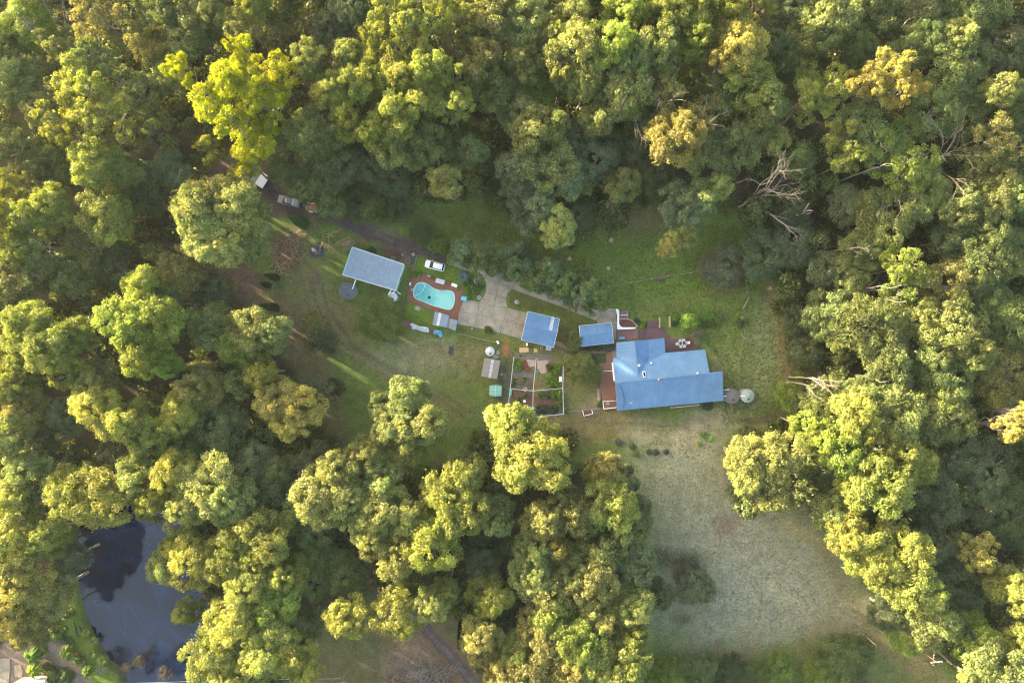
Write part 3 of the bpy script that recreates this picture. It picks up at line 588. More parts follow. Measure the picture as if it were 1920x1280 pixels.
# ---------------------------------------------------------------- materials of the yard
M = dict(
 blue=mat('blue_roof_steel', (.092, .182, .315), .6, .16, .35, spec=.22, stretch=(1, 1, 1)),
 bluecap=mat('blue_ridge_cap', (.075, .16, .31), .5, .15, 1),
 grey_roof=mat('grey_shed_roof', (.185, .235, .30), .55, .18, 1.2, detail=8),
 shed_green=mat('pale_green_cladding', (.25, .42, .36), .6, .15, 1),
 cream=mat('cream_wall', (.55, .52, .44), .8, .12, 1), white=mat('white_paint', (.74, .74, .72), .55, .08, 1),
 glass=mat('window_glass', (.012, .015, .02), .15, .1, 1, spec=.3),
 concrete=mat('weathered_concrete', (.275, .236, .182), .9, .38, .45, bump=.3, detail=9),
 joint=mat('dark_slab_joint', (.09, .078, .06), .95, .3, 2),
 brick=mat('brick_paving_red', (.20, .085, .052), .85, .35, 2.2, bump=.4, detail=8),
 brick2=mat('mixed_brick_paving', (.22, .11, .10), .85, .6, 5, bump=.4, detail=8),
 deck=mat('red_brown_decking', (.19, .085, .055), .6, .25, 1.5, stretch=(1, 6, 1)),
 plum=mat('plum_decking', (.105, .050, .055), .6, .3, 1.2),
 timber=mat('raw_timber', (.36, .25, .14), .8, .25, 3), grey_timber=mat('grey_timber', (.24, .205, .17), .85, .3, 3),
 dark=mat('dark_rubber', (.018, .018, .02), .7, .3, 3), black=mat('black_plastic', (.02, .022, .028), .45, .3, 2),
 steel=mat('galvanised_steel', (.46, .48, .49), .45, .15, 3, metal=.3), tank=mat('pale_green_tank', (.20, .26, .235), .55, .1, 1.5),
 tank_dark=mat('stained_tank_lid', (.060, .066, .085), .6, .7, 1.0, col2=(.035, .038, .048), detail=8), tank_brown=mat('brown_grey_tank_lid', (.115, .098, .105), .8, .25, 5),
 soil=mat('red_soil', (.115, .060, .038), .95, .45, 2.5, bump=.6), soil2=mat('grey_soil', (.13, .10, .085), .95, .4, 2.5, bump=.6),
 mulch=mat('gravel_path', (.13, .115, .105), .95, .35, 5, bump=.5), mulch_red=mat('red_mulch', (.13, .048, .028), .95, .5, 4, bump=.6),
 tarp_w=mat('white_tarpaulin', (.55, .56, .58), .5, .35, 1.5), tarp_b=mat('blue_tarpaulin', (.10, .40, .58), .5, .3, 1.5),
 tarp_g=mat('green_tarpaulin', (.035, .20, .16), .5, .5, 1.4), coop=mat('brown_grey_roof', (.235, .205, .175), .7, .15, 1.5),
 clear=mat('translucent_sheet', (.42, .46, .50), .35, .5, 2.2), tan=mat('tan_board', (.46, .31, .14), .8, .12, 2),
 stone=mat('sandstone', (.36, .28, .22), .9, .3, 3, bump=.5), red=mat('faded_red_sheet', (.20, .07, .05), .7, .3, 2),
 teal=mat('teal_plastic', (.08, .33, .31), .5, .3, 2), yellow=mat('yellow_plastic', (.65, .42, .02), .5, .15, 2),
 aqua=mat('pool_plaster', (.36, .66, .62), .7, .12, .4), orange=mat('orange_soil_load', (.30, .155, .065), .95, .3, 4, bump=.8),
 carw=mat('white_car_paint', (.72, .73, .73), .25, .03, 1, spec=.6), carg=mat('silver_grey_paint', (.24, .25, .27), .3, .05, 1, metal=.3, spec=.6), card=mat('dark_blue_paint', (.03, .04, .07), .25, .1, 1, spec=.6),
 lamp_red=mat('tail_lamp_red', (.3, .02, .02), .3, .1, 1), lampw=mat('head_lamp_clear', (.6, .6, .6), .2, .1, 1),
 ash=mat('ash_and_charcoal', (.075, .075, .085), .95, .7, 6, bump=.8, col2=(.012, .012, .014)), twig=mat('brown_twigs', (.26, .165, .11), .9, .35, 3), rust=mat('rusty_brown', (.16, .075, .045), .9, .4, 4),
 pave=mat('brown_paving', (.20, .15, .115), .9, .35, 3, bump=.4), insul=mat('porcelain', (.30, .32, .34), .3, .05, 1),
)
V = Vector
def xy(c, pts, z=0): return [P(*c(a, b), z)[:2] for a, b in pts]
def inset(poly, d):
    n = len(poly); cx = sum(p[0] for p in poly)/n; cy = sum(p[1] for p in poly)/n; out = []
    for x, y in poly:
        l = math.hypot(x-cx, y-cy); out.append((x-(x-cx)/l*d, y-(y-cy)/l*d))
    return out
def cen(poly, z=0):
    n = len(poly); return (sum(p[0] for p in poly)/n, sum(p[1] for p in poly)/n, z)

def roof_plane(pts, mb, step=.76, rib=(.07, .05), thick=.05):
    """sheet with raised ribs running down the slope, added to mb"""
    pts = [V(p) for p in pts]; n = V((0, 0, 0))
    for i in range(len(pts)):
        a, b = pts[i], pts[(i+1) % len(pts)]
        n += V(((a.y-b.y)*(a.z+b.z), (a.z-b.z)*(a.x+b.x), (a.x-b.x)*(a.y+b.y)))
    n.normalize()
    if n.z < 0: n = -n; pts = pts[::-1]
    m = len(pts); top = [p+n*thick for p in pts]
    mb.add(pts+top, [tuple(range(m))[::-1], tuple(range(m, 2*m))]+[(i, (i+1) % m, m+(i+1) % m, m+i) for i in range(m)])
    dn = V((0, 0, -1)); v = (dn-n*dn.dot(n)); v.normalize() if v.length > 1e-4 else None
    if v.length < 1e-4: v = V((0, 1, 0))
    u = v.cross(n).normalized(); o = top[0]
    q = [((p-o).dot(u), (p-o).dot(v)) for p in top]
    a0 = min(a for a, b in q); a1 = max(a for a, b in q); k = a0+step*.5
    while k < a1:
        xs = []
        for i in range(m):
            (x0, y0), (x1, y1) = q[i], q[(i+1) % m]
            if (x0 > k) != (x1 > k): xs.append(y0+(y1-y0)*(k-x0)/(x1-x0))
        xs.sort()
        for y0, y1 in zip(xs[::2], xs[1::2]):
            if y1-y0 < .2: continue
            y0 += .04; y1 -= .04; w = rib[0]/2; h = rib[1]
            B = [o+u*(k-w)+v*y0, o+u*(k+w)+v*y0, o+u*(k+w)+v*y1, o+u*(k-w)+v*y1]
            T = [o+u*(k-w*.5)+v*y0+n*h, o+u*(k+w*.5)+v*y0+n*h, o+u*(k+w*.5)+v*y1+n*h, o+u*(k-w*.5)+v*y1+n*h]
            mb.add(B+T, [(4, 5, 6, 7), (0, 1, 5, 4), (1, 2, 6, 5), (2, 3, 7, 6), (3, 0, 4, 7)])
            if mb.f[-5]: pass
        k += step
    return mb
def edge_bar(a, b, w, h):
    a, b = V(a), V(b); d = b-a; mb = MB(); rz = math.atan2(d.y, d.x); ry = -math.atan2(d.z, math.hypot(d.x, d.y))
    return mb.box((a+b)/2, (d.length, w, h), rz, ry)
def wall_openings(root, a, b, z, items, proud=.04):
    """items: (t along wall 0..1, width, bottom, height, kind); wall from a to b"""
    a, b = V((*a, 0)), V((*b, 0)); d = b-a; rz = math.atan2(d.y, d.x)
    for t_, w, z0, h, kind in items:
        c = a+d*t_
        if kind == 'window':
            f = obj('window', MB().box((c.x, c.y, z0+h/2), (w, .12, h), rz), M['white'], root)
            s = obj('pane', MB().box((c.x, c.y, z0+h/2), (w-.16, .16, h-.16), rz), M['glass'], root); s.parent = f; s.location = (0, 0, 0)
        else:
            obj('door' if kind == 'door' else 'roller_door', MB().box((c.x, c.y, z0+h/2), (w, .12, h), rz), M['grey_roof' if kind != 'door' else 'white'], root)
def gable(name, label, cat, A, B, C_, D, E, F, ze, zr, rm, wm, capm, openings=None, posts=False, strip=None):
    A, B, C_, D = [P(*p, ze) for p in (A, B, C_, D)]; E, F = [P(*p, zr) for p in (E, F)]
    c0 = cen([A, B, C_, D]); root = thing(name, label, cat, c0)
    obj('roof_slope', roof_plane([A, B, F, E], MB()), M[rm], root); obj('roof_slope', roof_plane([E, F, C_, D], MB()), M[rm], root)
    obj('ridge_cap', edge_bar((E[0], E[1], zr+.09), (F[0], F[1], zr+.09), .3, .06), M[capm], root)
    for a, b in ((A, B), (D, C_)):
        obj('gutter', edge_bar((a[0], a[1], ze-.06), (b[0], b[1], ze-.06), .14, .12), M['white'], root)
    for a, b in ((A, E), (E, D), (B, F), (F, C_)):
        obj('barge_board', edge_bar((a[0], a[1], a[2]-.05), (b[0], b[1], b[2]-.05), .06, .2), M['white'], root)
    w = inset([A[:2], B[:2], C_[:2], D[:2]], .45)
    if posts:
        for p in w+[((w[0][0]+w[1][0])/2, (w[0][1]+w[1][1])/2), ((w[2][0]+w[3][0])/2, (w[2][1]+w[3][1])/2)]:
            obj('post', MB().box((p[0], p[1], ze/2), (.12, .12, ze-.05)), M['white'], root)
        mb = MB(); zc = ze-.02
        obj('rear_wall', edge_bar((w[3][0], w[3][1], 1.4), (w[2][0], w[2][1], 1.4), .06, 2.7), M['cream'], root)
    else:
        obj('wall', MB().prism(w, 0, ze-.08), M[wm], root)
        for i, j, r_ in ((0, 3, E), (1, 2, F)):
            r2 = V((r_[0], r_[1], zr-.06)); mid = V(((w[i][0]+w[j][0])/2, (w[i][1]+w[j][1])/2, zr-.22))
            obj('gable_end', MB().add([(*w[i], ze-.08), (*w[j], ze-.08), tuple(mid)], [(0, 1, 2)]), M[wm], root)
        if openings:
            for side, its in openings.items():
                k = {'n': (0, 1), 'e': (1, 2), 's': (2, 3), 'w': (3, 0)}[side]; wall_openings(root, w[k[0]], w[k[1]], ze, its)
    return root

# ---------------------------------------------------------------- concrete driveway, slab by slab
Sl = [(430, 235), (560, 285), (735, 352), (850, 395), (960, 445), (1052, 480), (1155, 515), (1255, 550), (1365, 590), (1475, 635), (1655, 705)]
Nl = [(440, 190), (590, 232), (770, 285), (890, 325), (1000, 360), (1090, 395), (1195, 425), (1295, 465), (1400, 505), (1515, 550), (1715, 600)]
slabs = [[Sl[i], Nl[i], Nl[i+1], Sl[i+1]] for i in range(10)]
slabs += [[(1655, 705), (1715, 600), (1812, 612), (1812, 738), (1780, 722), (1660, 725)], [(1780, 724), (1812, 742), (1808, 870), (1786, 830)],
 [(735, 352), (850, 395), (830, 490), (742, 468), (750, 405)], [(850, 395), (960, 445), (925, 480), (913, 522), (830, 490)], [(830, 490), (913, 522), (914, 565), (928, 600), (815, 588)], [(742, 470), (830, 490), (815, 588), (690, 548), (726, 510)],
 [(565, 528), (690, 548), (682, 655), (526, 632)], [(690, 548), (815, 588), (790, 683), (682, 655)], [(815, 588), (928, 600), (890, 708), (790, 683)], [(928, 600), (1090, 640), (1062, 745), (890, 708)],
 [(526, 632), (682, 655), (655, 757), (510, 730)], [(682, 655), (880, 705), (865, 802), (655, 757)], [(880, 705), (970, 725), (950, 828), (865, 802)], [(970, 725), (1062, 745), (1035, 850), (950, 828)],
 [(1062, 745), (1190, 775), (1160, 880), (1035, 850)], [(1090, 640), (1215, 672), (1190, 775), (1062, 745)], [(1215, 672), (1335, 702), (1315, 800), (1190, 775)], [(1190, 775), (1315, 800), (1290, 905), (1160, 880)]]
base = bpy.data.objects.new('driveway', None); link(base); base['kind'] = 'structure'
mb = MB(); nb = 0
for q in slabs:
    p = xy(cB, q); mb.prism(p, -.02+.0007*nb, .010+.0007*nb); nb += 1
obj('slab_bed', mb, M['joint'], base)
for i, q in enumerate(slabs):
    p = inset(xy(cB, q), .042); o = obj('slab', MB().prism(p, .03, .075), M['concrete'], base); o.rotation_euler = (0, 0, 0)
obj('shadow_strip', MB().prism(xy(cB, [(1478, 552), (1500, 560), (1492, 640), (1470, 632)]), .078, .086), M['rust'], base)  # thin dark sheet on the slabs in place of a patch of shade
# low retaining wall, white, curved, between the driveway and the house steps
root = thing('retaining_wall', 'white rendered wall curving round the red mulch bed above the house', 'wall', P(1158, 600))
cw = [(365, 205), (405, 210), (425, 235), (428, 500), (450, 545), (500, 570), (740, 570), (760, 600), (560, 612), (385, 618), (383, 560), (392, 330), (368, 245)]
obj('wall', MB().prism(xy(cN, cw), 0, .7), M['white'], root)
root = thing('stone_edging', 'crumbling cream edging along the top end of the concrete driveway', 'edging', P(1140, 577))
pts = [(10, 152), (110, 180), (230, 205), (365, 222)]
for i in range(3):
    a, b = P(*cN(*pts[i]), .2), P(*cN(*pts[i+1]), .2); obj('stone_strip', edge_bar(a, b, .35, .4), M['stone'], root)
root = thing('mulch_bed', 'small bed of red mulch with cream curved rim beside the white wall', 'garden bed', P(1177, 603))
obj('mulch', MB().prism(xy(cN, [(440, 415), (620, 412), (700, 455), (765, 545), (740, 566), (500, 568), (452, 540), (430, 500)]), 0, .25), M['mulch_red'], root)
pts = [(430, 410), (520, 405), (620, 408), (680, 430), (730, 470), (770, 515), (800, 545), (750, 575)]
for i in range(len(pts)-1):
    obj('rim', edge_bar(P(*cN(*pts[i]), .25), P(*cN(*pts[i+1]), .25), .22, .5), M['stone'], root)
root = thing('brick_steps', 'short flight of plum brick steps rising from the red mulch bed', 'steps', P(1170, 590))
for i in range(4):
    y0, y1 = 405-i*42, 405-(i+1)*42
    obj('tread', MB().prism(xy(cN, [(462, y0), (608, y0), (606, y1), (464, y1)]), 0, .2+.17*i), M['brick2'], root)
obj('nosing', edge_bar(P(*cN(462, 330), .6), P(*cN(608, 325), .6), .12, .08), M['white'], root)
for x in (450, 610): obj('side_rail', edge_bar(P(*cN(x, 250), .9), P(*cN(x, 408), .6), .12, .12), M['stone'], root)
o = obj('brick_paving', MB().prism(xy(cN, [(385, 622), (560, 612), (800, 600), (808, 800), (600, 825), (388, 860)]), 0, .03), M['brick2']); o['kind'] = 'structure'

# ---------------------------------------------------------------- decks
def boards(poly, ang, z, width=.14, gap=.02):
    """deck boards clipped to a polygon, along direction ang"""
    mb = MB(); ca, sa = math.cos(ang), math.sin(ang); q = [(x*ca+y*sa, -x*sa+y*ca) for x, y in poly]
    k = min(b for a, b in q)+width/2; top = max(b for a, b in q)
    while k < top:
        xs = []
        for i in range(len(q)):
            (x0, y0), (x1, y1) = q[i], q[(i+1) % len(q)]
            if (y0 > k) != (y1 > k): xs.append(x0+(x1-x0)*(k-y0)/(y1-y0))
        xs.sort()
        for a, b in zip(xs[::2], xs[1::2]):
            if b-a > .1:
                m_ = (a+b)/2; mb.box((m_*ca-k*sa, m_*sa+k*ca, z-.02), (b-a, width-gap, .04), ang)
        k += width
    return mb
AH = math.atan2(17.8, 176)          # the house's long axis
root = thing('deck', 'L-shaped plum timber deck with steps on the upper side of the house', 'deck', P(1250, 630))
pn = xy(cN, [(955, 600), (985, 585), (1240, 582), (1300, 610), (1370, 668), (1420, 730), (1450, 800), (1870, 762), (2000, 800), (2020, 1020), (1300, 1090), (1300, 780), (955, 815)], .5)
obj('deck_frame', MB().prism(inset(pn, .15), 0, .42), M['grey_timber'], root)
o = obj('deck_board', boards(pn, AH, .5), M['plum'], root); o['kind'] = 'stuff'
for i in range(4):
    x0 = 820+i*34; obj('step', MB().prism(xy(cN, [(x0, 605), (x0+31, 603), (x0+31, 812), (x0, 818)]), 0, .08+.1*i), M['plum'], root)
for i in range(5):
    y0 = 580-i*28; obj('step', MB().prism(xy(cN, [(985, y0), (1215, y0), (1215, y0-26), (985, y0-26)]), 0, .6+.14*i), M['plum'], root)
root = thing('deck', 'red brown timber deck with white-edged lower landing on the left of the house', 'deck', P(1141, 735))
pw_ = xy(cC, [(1600, 580), (1735, 575), (1775, 680), (1785, 900), (1620, 905), (1590, 770), (1588, 620)], .8)
obj('deck_frame', MB().prism(inset(pw_, .15), 0, .7), M['grey_timber'], root)
o = obj('deck_board', boards(pw_, AH, .8), M['deck'], root); o['kind'] = 'stuff'
pl_ = xy(cC, [(1622, 912), (1785, 905), (1788, 980), (1632, 998)], .55)
obj('landing', boards(pl_, AH, .55), M['deck'], root)['kind'] = 'stuff'
for i in range(4): obj('landing_edge', edge_bar((*pl_[i], .6), (*pl_[(i+1) % 4], .6), .16, .16), M['white'], root)
obj('edge_rail', edge_bar(P(*cC(1600, 576), .95), P(*cC(1735, 570), .95), .14, .1), M['white'], root)
for i in range(3): obj('step', MB().prism(xy(cC, [(1550+i*14, 770), (1563+i*14, 770), (1574+i*14, 905), (1560+i*14, 905)]), 0, .2+.18*i), M['grey_timber' if i < 2 else 'deck'], root)

# ---------------------------------------------------------------- house
ze, zr = 3.0, 4.7
hroot = thing('house', 'large house with sprawling blue steel roof and two valleys', 'house', P(1250, 705))
def fit(pts, ref):       # z of points on the plane through ref
    a, b, c_ = [V(r_) for r_ in ref]; n = (b-a).cross(c_-a)
    return [(p[0], p[1], a.z-(n.x*(p[0]-a.x)+n.y*(p[1]-a.y))/n.z) for p in pts]
E_, F_ = P(1154, 717.5, zr), P(1354, 697.3, zr); SE, SW = P(1356.3, 750.3, ze), P(1157.2, 769.4, ze)
South = fit([E_, F_, SE, SW], (E_, F_, SW))
R1 = P(1330, 699.7, zr); NE = P(1321.9, 655.6, ze); NW = P(1149.4, 672.5, ze)
refn = (E_, R1, NE)
V1, AP, V2, V3 = P(1156.9, 670.6, ze), P(1196.3, 704.4, 4.4), P(1216, 675.3, 3.35), P(1247.4, 661.8, 3.1)
North = fit([E_, NW, V1, AP, V2, V3, NE, R1], refn); V1, AP, V2, V3 = North[2:6]
zw = AP[2]; WN, WM, WE, WW = P(1190, 639.3, zw), P(1216, 637.2, V2[2]), P(1245, 634, 3.0), P(1156, 642.5, 3.0)
for nm, pl in (('roof_slope', South), ('roof_slope', North), ('roof_slope', [WW, WN, AP, V1]), ('roof_slope', [WN, WM, V2, AP]), ('roof_slope', [WM, WE, V3, V2])):
    obj(nm, roof_plane(pl, MB(), .76, (.07, .03)), M['blue'], hroot)
up = lambda p, d: (p[0], p[1], p[2]+d)
obj('ridge_cap', edge_bar(up(E_, .08), up(F_, .08), .32, .06), M['blue'], hroot)
obj('ridge_cap', edge_bar(up(WN, .08), up(AP, .08), .3, .06), M['blue'], hroot)
for a, b in ((V1, AP), (AP, V2), (V2, V3)): obj('valley_gutter', edge_bar(up(a, .08), up(b, .08), .3, .05), M['bluecap'], hroot)
for a, b in ((SW, SE), (NW, V1), (V3, NE), (WW, WN), (WN, WM), (WM, WE), (WE, V3), (WW, V1)): obj('gutter', edge_bar(up(a, -.05), up(b, -.05), .15, .13), M['bluecap' if a in (SW,) else 'blue'], hroot)
for a, b in ((NW, E_), (E_, SW), (NE, R1), (F_, SE)): obj('barge_board', edge_bar(up(a, -.06), up(b, -.06), .08, .2), M['blue'], hroot)
wp = [P(*p, ze)[:2] for p in ((1160, 646), (1241, 638.5), (1243, 665), (1318, 659), (1326, 701), (1349, 699), (1351.5, 746), (1162, 764.5), (1156, 720), (1152.5, 677), (1160, 674))]
obj('wall', MB().prism(wp, 0, ze-.1), M['cream'], hroot)
wall_openings(hroot, wp[7], wp[6], ze, [(.08, 1.6, .9, 1.3, 'window'), (.22, 1.6, .9, 1.3, 'window'), (.40, 2.4, .1, 2.1, 'window'), (.52, 2.4, .1, 2.1, 'window'), (.72, 1.6, .9, 1.3, 'window'), (.88, 1.2, .9, 1.3, 'window')])
wall_openings(hroot, wp[2], wp[3], ze, [(.2, 2.4, .5, 2.1, 'window'), (.6, 2.4, .5, 2.1, 'window')])
wall_openings(hroot, wp[0], wp[1], ze, [(.25, 1.4, .9, 1.3, 'window'), (.7, 1.2, .5, 2.1, 'door')])
wall_openings(hroot, wp[7], wp[8], ze, [(.3, 2.0, .8, 2.1, 'window'), (.75, 1.0, .8, 2.1, 'door')])
wall_openings(hroot, wp[5], wp[6], ze, [(.5, 1.6, .9, 1.3, 'window')])
obj('window_awning', MB().add([P(*cD(357, 635), 2.9), P(*cD(372, 635), 2.9), P(*cD(396, 822), 2.9), P(*cD(374, 822), 2.9)], [(0, 1, 2, 3)]).box(P(*cD(376, 730), 2.75), (.5, 4.2, .1), AH), M['white'], hroot)
def onroof(zx, zy, plane, dz=0):
    z = 3.8
    for _ in range(3): p = P(*cD(zx, zy), z); z = fit([p], plane)[0][2]
    return (p[0], p[1], z+dz)
for zx, zy, pl, nm, mt in ((628, 665, (WN, WM, AP), 'roof_vent', 'white'), (752, 643, refn, 'roof_vent', 'steel'), (1212, 743, refn, 'roof_vent', 'steel')):
    c0 = onroof(zx, zy, pl); obj(nm, MB().lathe(c0, [(.16, 0), (.16, .28), (.30, .30), (.30, .42), (.22, .55), (.08, .62)], 14), M[mt], hroot, smooth=False)
c0 = onroof(838, 803, refn); obj('flue', MB().lathe(c0, [(.18, 0), (.18, .7), (.3, .72), (.3, .85), (.1, .95)], 12), M['rust'], hroot)
obj('flue_flashing', MB().box(up(c0, .1), (.9, .6, .1), AH), M['steel'], hroot)
sk = [onroof(*p, refn, .1) for p in ((662, 727), (692, 724), (701, 782), (670, 786))]
sk_in = [onroof(*p, refn, .2) for p in ((669, 733), (688, 731), (695, 776), (675, 779))]
f = obj('skylight', roof_plane(sk, MB(), 9, thick=.12), M['white'], hroot); g_ = obj('pane', roof_plane(sk_in, MB(), 9, thick=.08), M['glass'], hroot); g_.parent = f
refs = (E_, F_, SW)
a_ = onroof(540, 1035, refs); mb = MB().tube(a_, up(a_, 2.0), .035, n=6)
for k_, l_ in ((1.5, .9), (1.7, .7), (1.9, .5)): mb.box(up(a_, k_), (l_, .03, .03), .5)
mb.box(up(a_, 1.7), (.03, 1.2, .03), .5); obj('tv_antenna', mb, M['steel'], hroot)
cab = [onroof(*p, refs, .1) for p in ((430, 850), (440, 880), (462, 915), (475, 970), (490, 1030), (470, 1090))]
obj('cable', MB().path(cab, [.03]*6, 4), M['black'], hroot)
root = thing('side_porch', 'narrow timber porch with white rail under the lower eave of the house', 'porch', P(*cD(1080, 1065)))
pp = [P(*cD(*p), .6)[:2] for p in ((940, 1072), (1220, 1040), (1222, 1058), (942, 1086))]
obj('porch_floor', MB().prism(pp, 0, .6), M['deck'], root); obj('rail', edge_bar((*pp[3], 1.5), (*pp[2], 1.5), .12, .1), M['white'], root); obj('rail_end', edge_bar((*pp[3], 1.5), (*pp[0], 1.5), .12, .1), M['white'], root)
for t_ in (0, .25, .5, .75, 1): 
    x_, y_ = [pp[3][i]+(pp[2][i]-pp[3][i])*t_ for i in (0, 1)]; obj('post', MB().box((x_, y_, .75), (.1, .1, 1.5)), M['white'], root)

# ---------------------------------------------------------------- carport, blue shed, grey shed, small sheds
r_ = gable('carport', 'blue gabled carport with a clear roof strip at the end of the driveway', 'carport', cB(1090, 628), cB(1350, 688), cB(1300, 920), cB(1035, 858), cB(1063, 740), cB(1328, 802), 2.8, 3.7, 'blue', 'cream', 'bluecap', posts=True)
A_, E2, B_, F2 = P(*cB(1090, 628), 2.8), P(*cB(1063, 740), 3.7), P(*cB(1350, 688), 2.8), P(*cB(1328, 802), 3.7)
lerp = lambda a, b, t_: tuple(a[i]+(b[i]-a[i])*t_ for i in range(3))
st = [up(lerp(A_, B_, .74), .07), up(lerp(A_, B_, .84), .07), up(lerp(lerp(E2, F2, .84), lerp(A_, B_, .84), .08), .07), up(lerp(lerp(E2, F2, .74), lerp(A_, B_, .74), .08), .07)]
obj('clear_roof_strip', roof_plane(st, MB(), .3, thick=.03), M['clear'], r_)
gable('garden_shed', 'small blue gabled shed between driveway and house', 'shed', cB(1508, 745), cB(1775, 720), cB(1790, 885), cB(1525, 912), cB(1517, 825), cB(1783, 795), 2.5, 3.2, 'blue', 'cream', 'bluecap', {'n': [(.5, 1.0, 0, 2.0, 'door')], 's': [(.3, 1.2, 1, 1, 'window'), (.7, 1.2, 1, 1, 'window')], 'e': [(.5, 1, .9, 1.1, 'window')]})
# grey shed: one low slope of sheets, green walls
g_ = [(680, 540), (1045, 662), (985, 845), (612, 735)]
zz = [3.7, 3.7, 3.3, 3.3]; q = [P(*cA(*p), z_) for p, z_ in zip(g_, zz)]
root = thing('workshop_shed', 'large grey-roofed workshop shed with pale green walls above the tanks', 'shed', cen(q))
obj('roof', roof_plane(fit(q, q[:3]), MB(), .76, (.05, .025)), M['grey_roof'], root)
w = inset([p[:2] for p in q], .22); obj('wall', MB().prism(w, 0, 3.2), M['shed_green'], root)
for i, j in ((0, 1), (1, 2), (2, 3), (3, 0)): obj('roof_trim', edge_bar(up(q[i], -.03), up(q[j], -.03), .22, .22), M['shed_green' if i in (1, 3) else 'steel'], root)
wall_openings(root, w[3], w[2], 3, [(.2, 3.0, 0, 2.5, 'roller'), (.5, 3.0, 0, 2.5, 'roller'), (.8, 1.0, 0, 2.1, 'door')]); wall_openings(root, w[1], w[2], 3, [(.5, 1.2, 1.1, 1, 'window')])
mbt = MB()
root = thing('lean_to_rail', 'thin pale timber rail standing along the foot of the grey shed', 'rail', P(*cA(660, 765)))
obj('rail', edge_bar(P(*cA(614, 755), .9), P(*cA(712, 782), .9), .12, .12), M['grey_timber'], root)
for t_ in (614, 663, 712): obj('post', MB().box(P(*cA(t_, 755+(t_-614)*.275), .45), (.1, .1, .9)), M['grey_timber'], root)

def tank(name, label, px, py, rpx, h, side, lid, lid_label=None, ribs=0):
    x, y, _ = P(px, py, h); r = rpx*K*(H-h)/H
    root = thing(name, label, 'water tank', (x, y, 0))
    prof = []; n = 9
    for i in range(n+1): prof += [(r, h*i/n), (r*.985, h*(i+.5)/n)] if i < n else [(r, h)]
    obj('tank_wall', MB().lathe((x, y, 0), prof, 40), M[side], root)
    l = obj('lid', MB().lathe((x, y, h), [(r+.04, -.05), (r+.05, .03), (r*.96, .08), (r*.3, .30), (.06, .33)], 40), M[lid], root)
    if ribs:
        for i in range(ribs):
            a = 2*PI*i/ribs+.2; s_ = obj('lid_rib', MB().tube((x+.2*math.cos(a), y+.2*math.sin(a), h+.34), (x+r*.95*math.cos(a), y+r*.95*math.sin(a), h+.11), .035, n=4), M[side], root); s_.parent = l
    s_ = obj('hatch', MB().lathe((x+r*.1, y-r*.45, h+.16), [(.26, 0), (.26, .1), (.2, .13)], 14), M['black'], root)
    return root
tank('water_tank', 'broad round water tank with dark stained lid below the grey shed', 651.3, 545, 16, 2.2, 'tank', 'tank_dark')
tank('water_tank', 'small pale round tank tucked at the lower right corner of the grey shed', 735.5, 556.5, 8.8, 2.6, 'tank', 'steel', ribs=10)
tank('water_tank', 'brown-grey lidded round tank touching the right end of the house', 1372.5, 742.8, 13.8, 2.4, 'tank', 'tank_brown')
tank('water_tank', 'pale green round tank with ribbed lid, farthest right of the house', 1401.6, 742, 12.3, 2.4, 'tank', 'tank', ribs=12)
tank('water_tank', 'small round tank with pale lid above the brown chicken coop', 918.7, 658.8, 8.3, 1.7, 'tank', 'steel')
def pipe(label, pts, r=.06, m_='white', name='downpipe'):
    W_ = [P(a, b, z_) for a, b, z_ in pts]; o = obj(name, MB().path(W_, [r]*len(W_), 7), M[m_]); return tag(o, label, 'pipe')
pipe('white pipe from the grey shed gutter to the dark stained tank', [(*cA(704, 770), 3.2), (*cA(690, 810), 2.9), (*cA(680, 835), 2.5)], .12)
pipe('white bent pipe over the small tank beside the grey shed', [(*cA(955, 842), 3.2), (*cA(940, 862), 3.2), (*cA(930, 880), 2.9), (*cA(945, 885), 2.9)], .1)
pipe('second white pipe running right from the small tank by the shed', [(*cA(962, 868), 3.1), (*cA(990, 842), 3.2), (*cA(1000, 858), 2.5), (*cA(1020, 870), 1.8)], .1)
pipe('short white pipe from house gutter to the brown-grey tank', [(*cD(1468, 975), 2.9), (*cD(1505, 973), 2.85)], .09)
pipe('white pipe bridging the two tanks right of the house', [(*cD(1636, 972), 2.6), (*cD(1692, 972), 2.75)], .08)
pipe('white elbow pipe at the upper right house corner by the tanks', [(*cD(1475, 905), 2.8), (*cD(1490, 912), 2.8), (*cD(1528, 905), 2.6), (*cD(1533, 918), 2.4)], .08)
# pool shed: two stepped skillion roofs
root = thing('pool_shed', 'small stepped grey-blue pool shed with cream and brown roof strips', 'shed', P(833, 604))
for pts, z_, sm, t0, t1 in (([(1255, 838), (1412, 880), (1385, 1010), (1225, 982)], 2.6, 'cream', .27, .46), ([(1405, 905), (1500, 935), (1478, 1047), (1385, 1012)], 2.3, 'coop', .2, .55)):
    q = [P(*cE(*p), z_-(.25 if i > 1 else 0)) for i, p in enumerate(pts)]; q = fit(q, q[:3])
    r2 = obj('roof', roof_plane(q, MB(), .5, (.06, .04)), M['grey_roof'], root); w = inset([p[:2] for p in q], .25)
    obj('wall', MB().prism(w, 0, z_-.4), M['cream'], root)
    s_ = [up(lerp(q[0], q[1], t0), .07), up(lerp(q[0], q[1], t1), .07), up(lerp(q[3], q[2], t1), .07), up(lerp(q[3], q[2], t0), .07)]
    o = obj('roof_strip', roof_plane(s_, MB(), 9, thick=.03), M[sm], root)
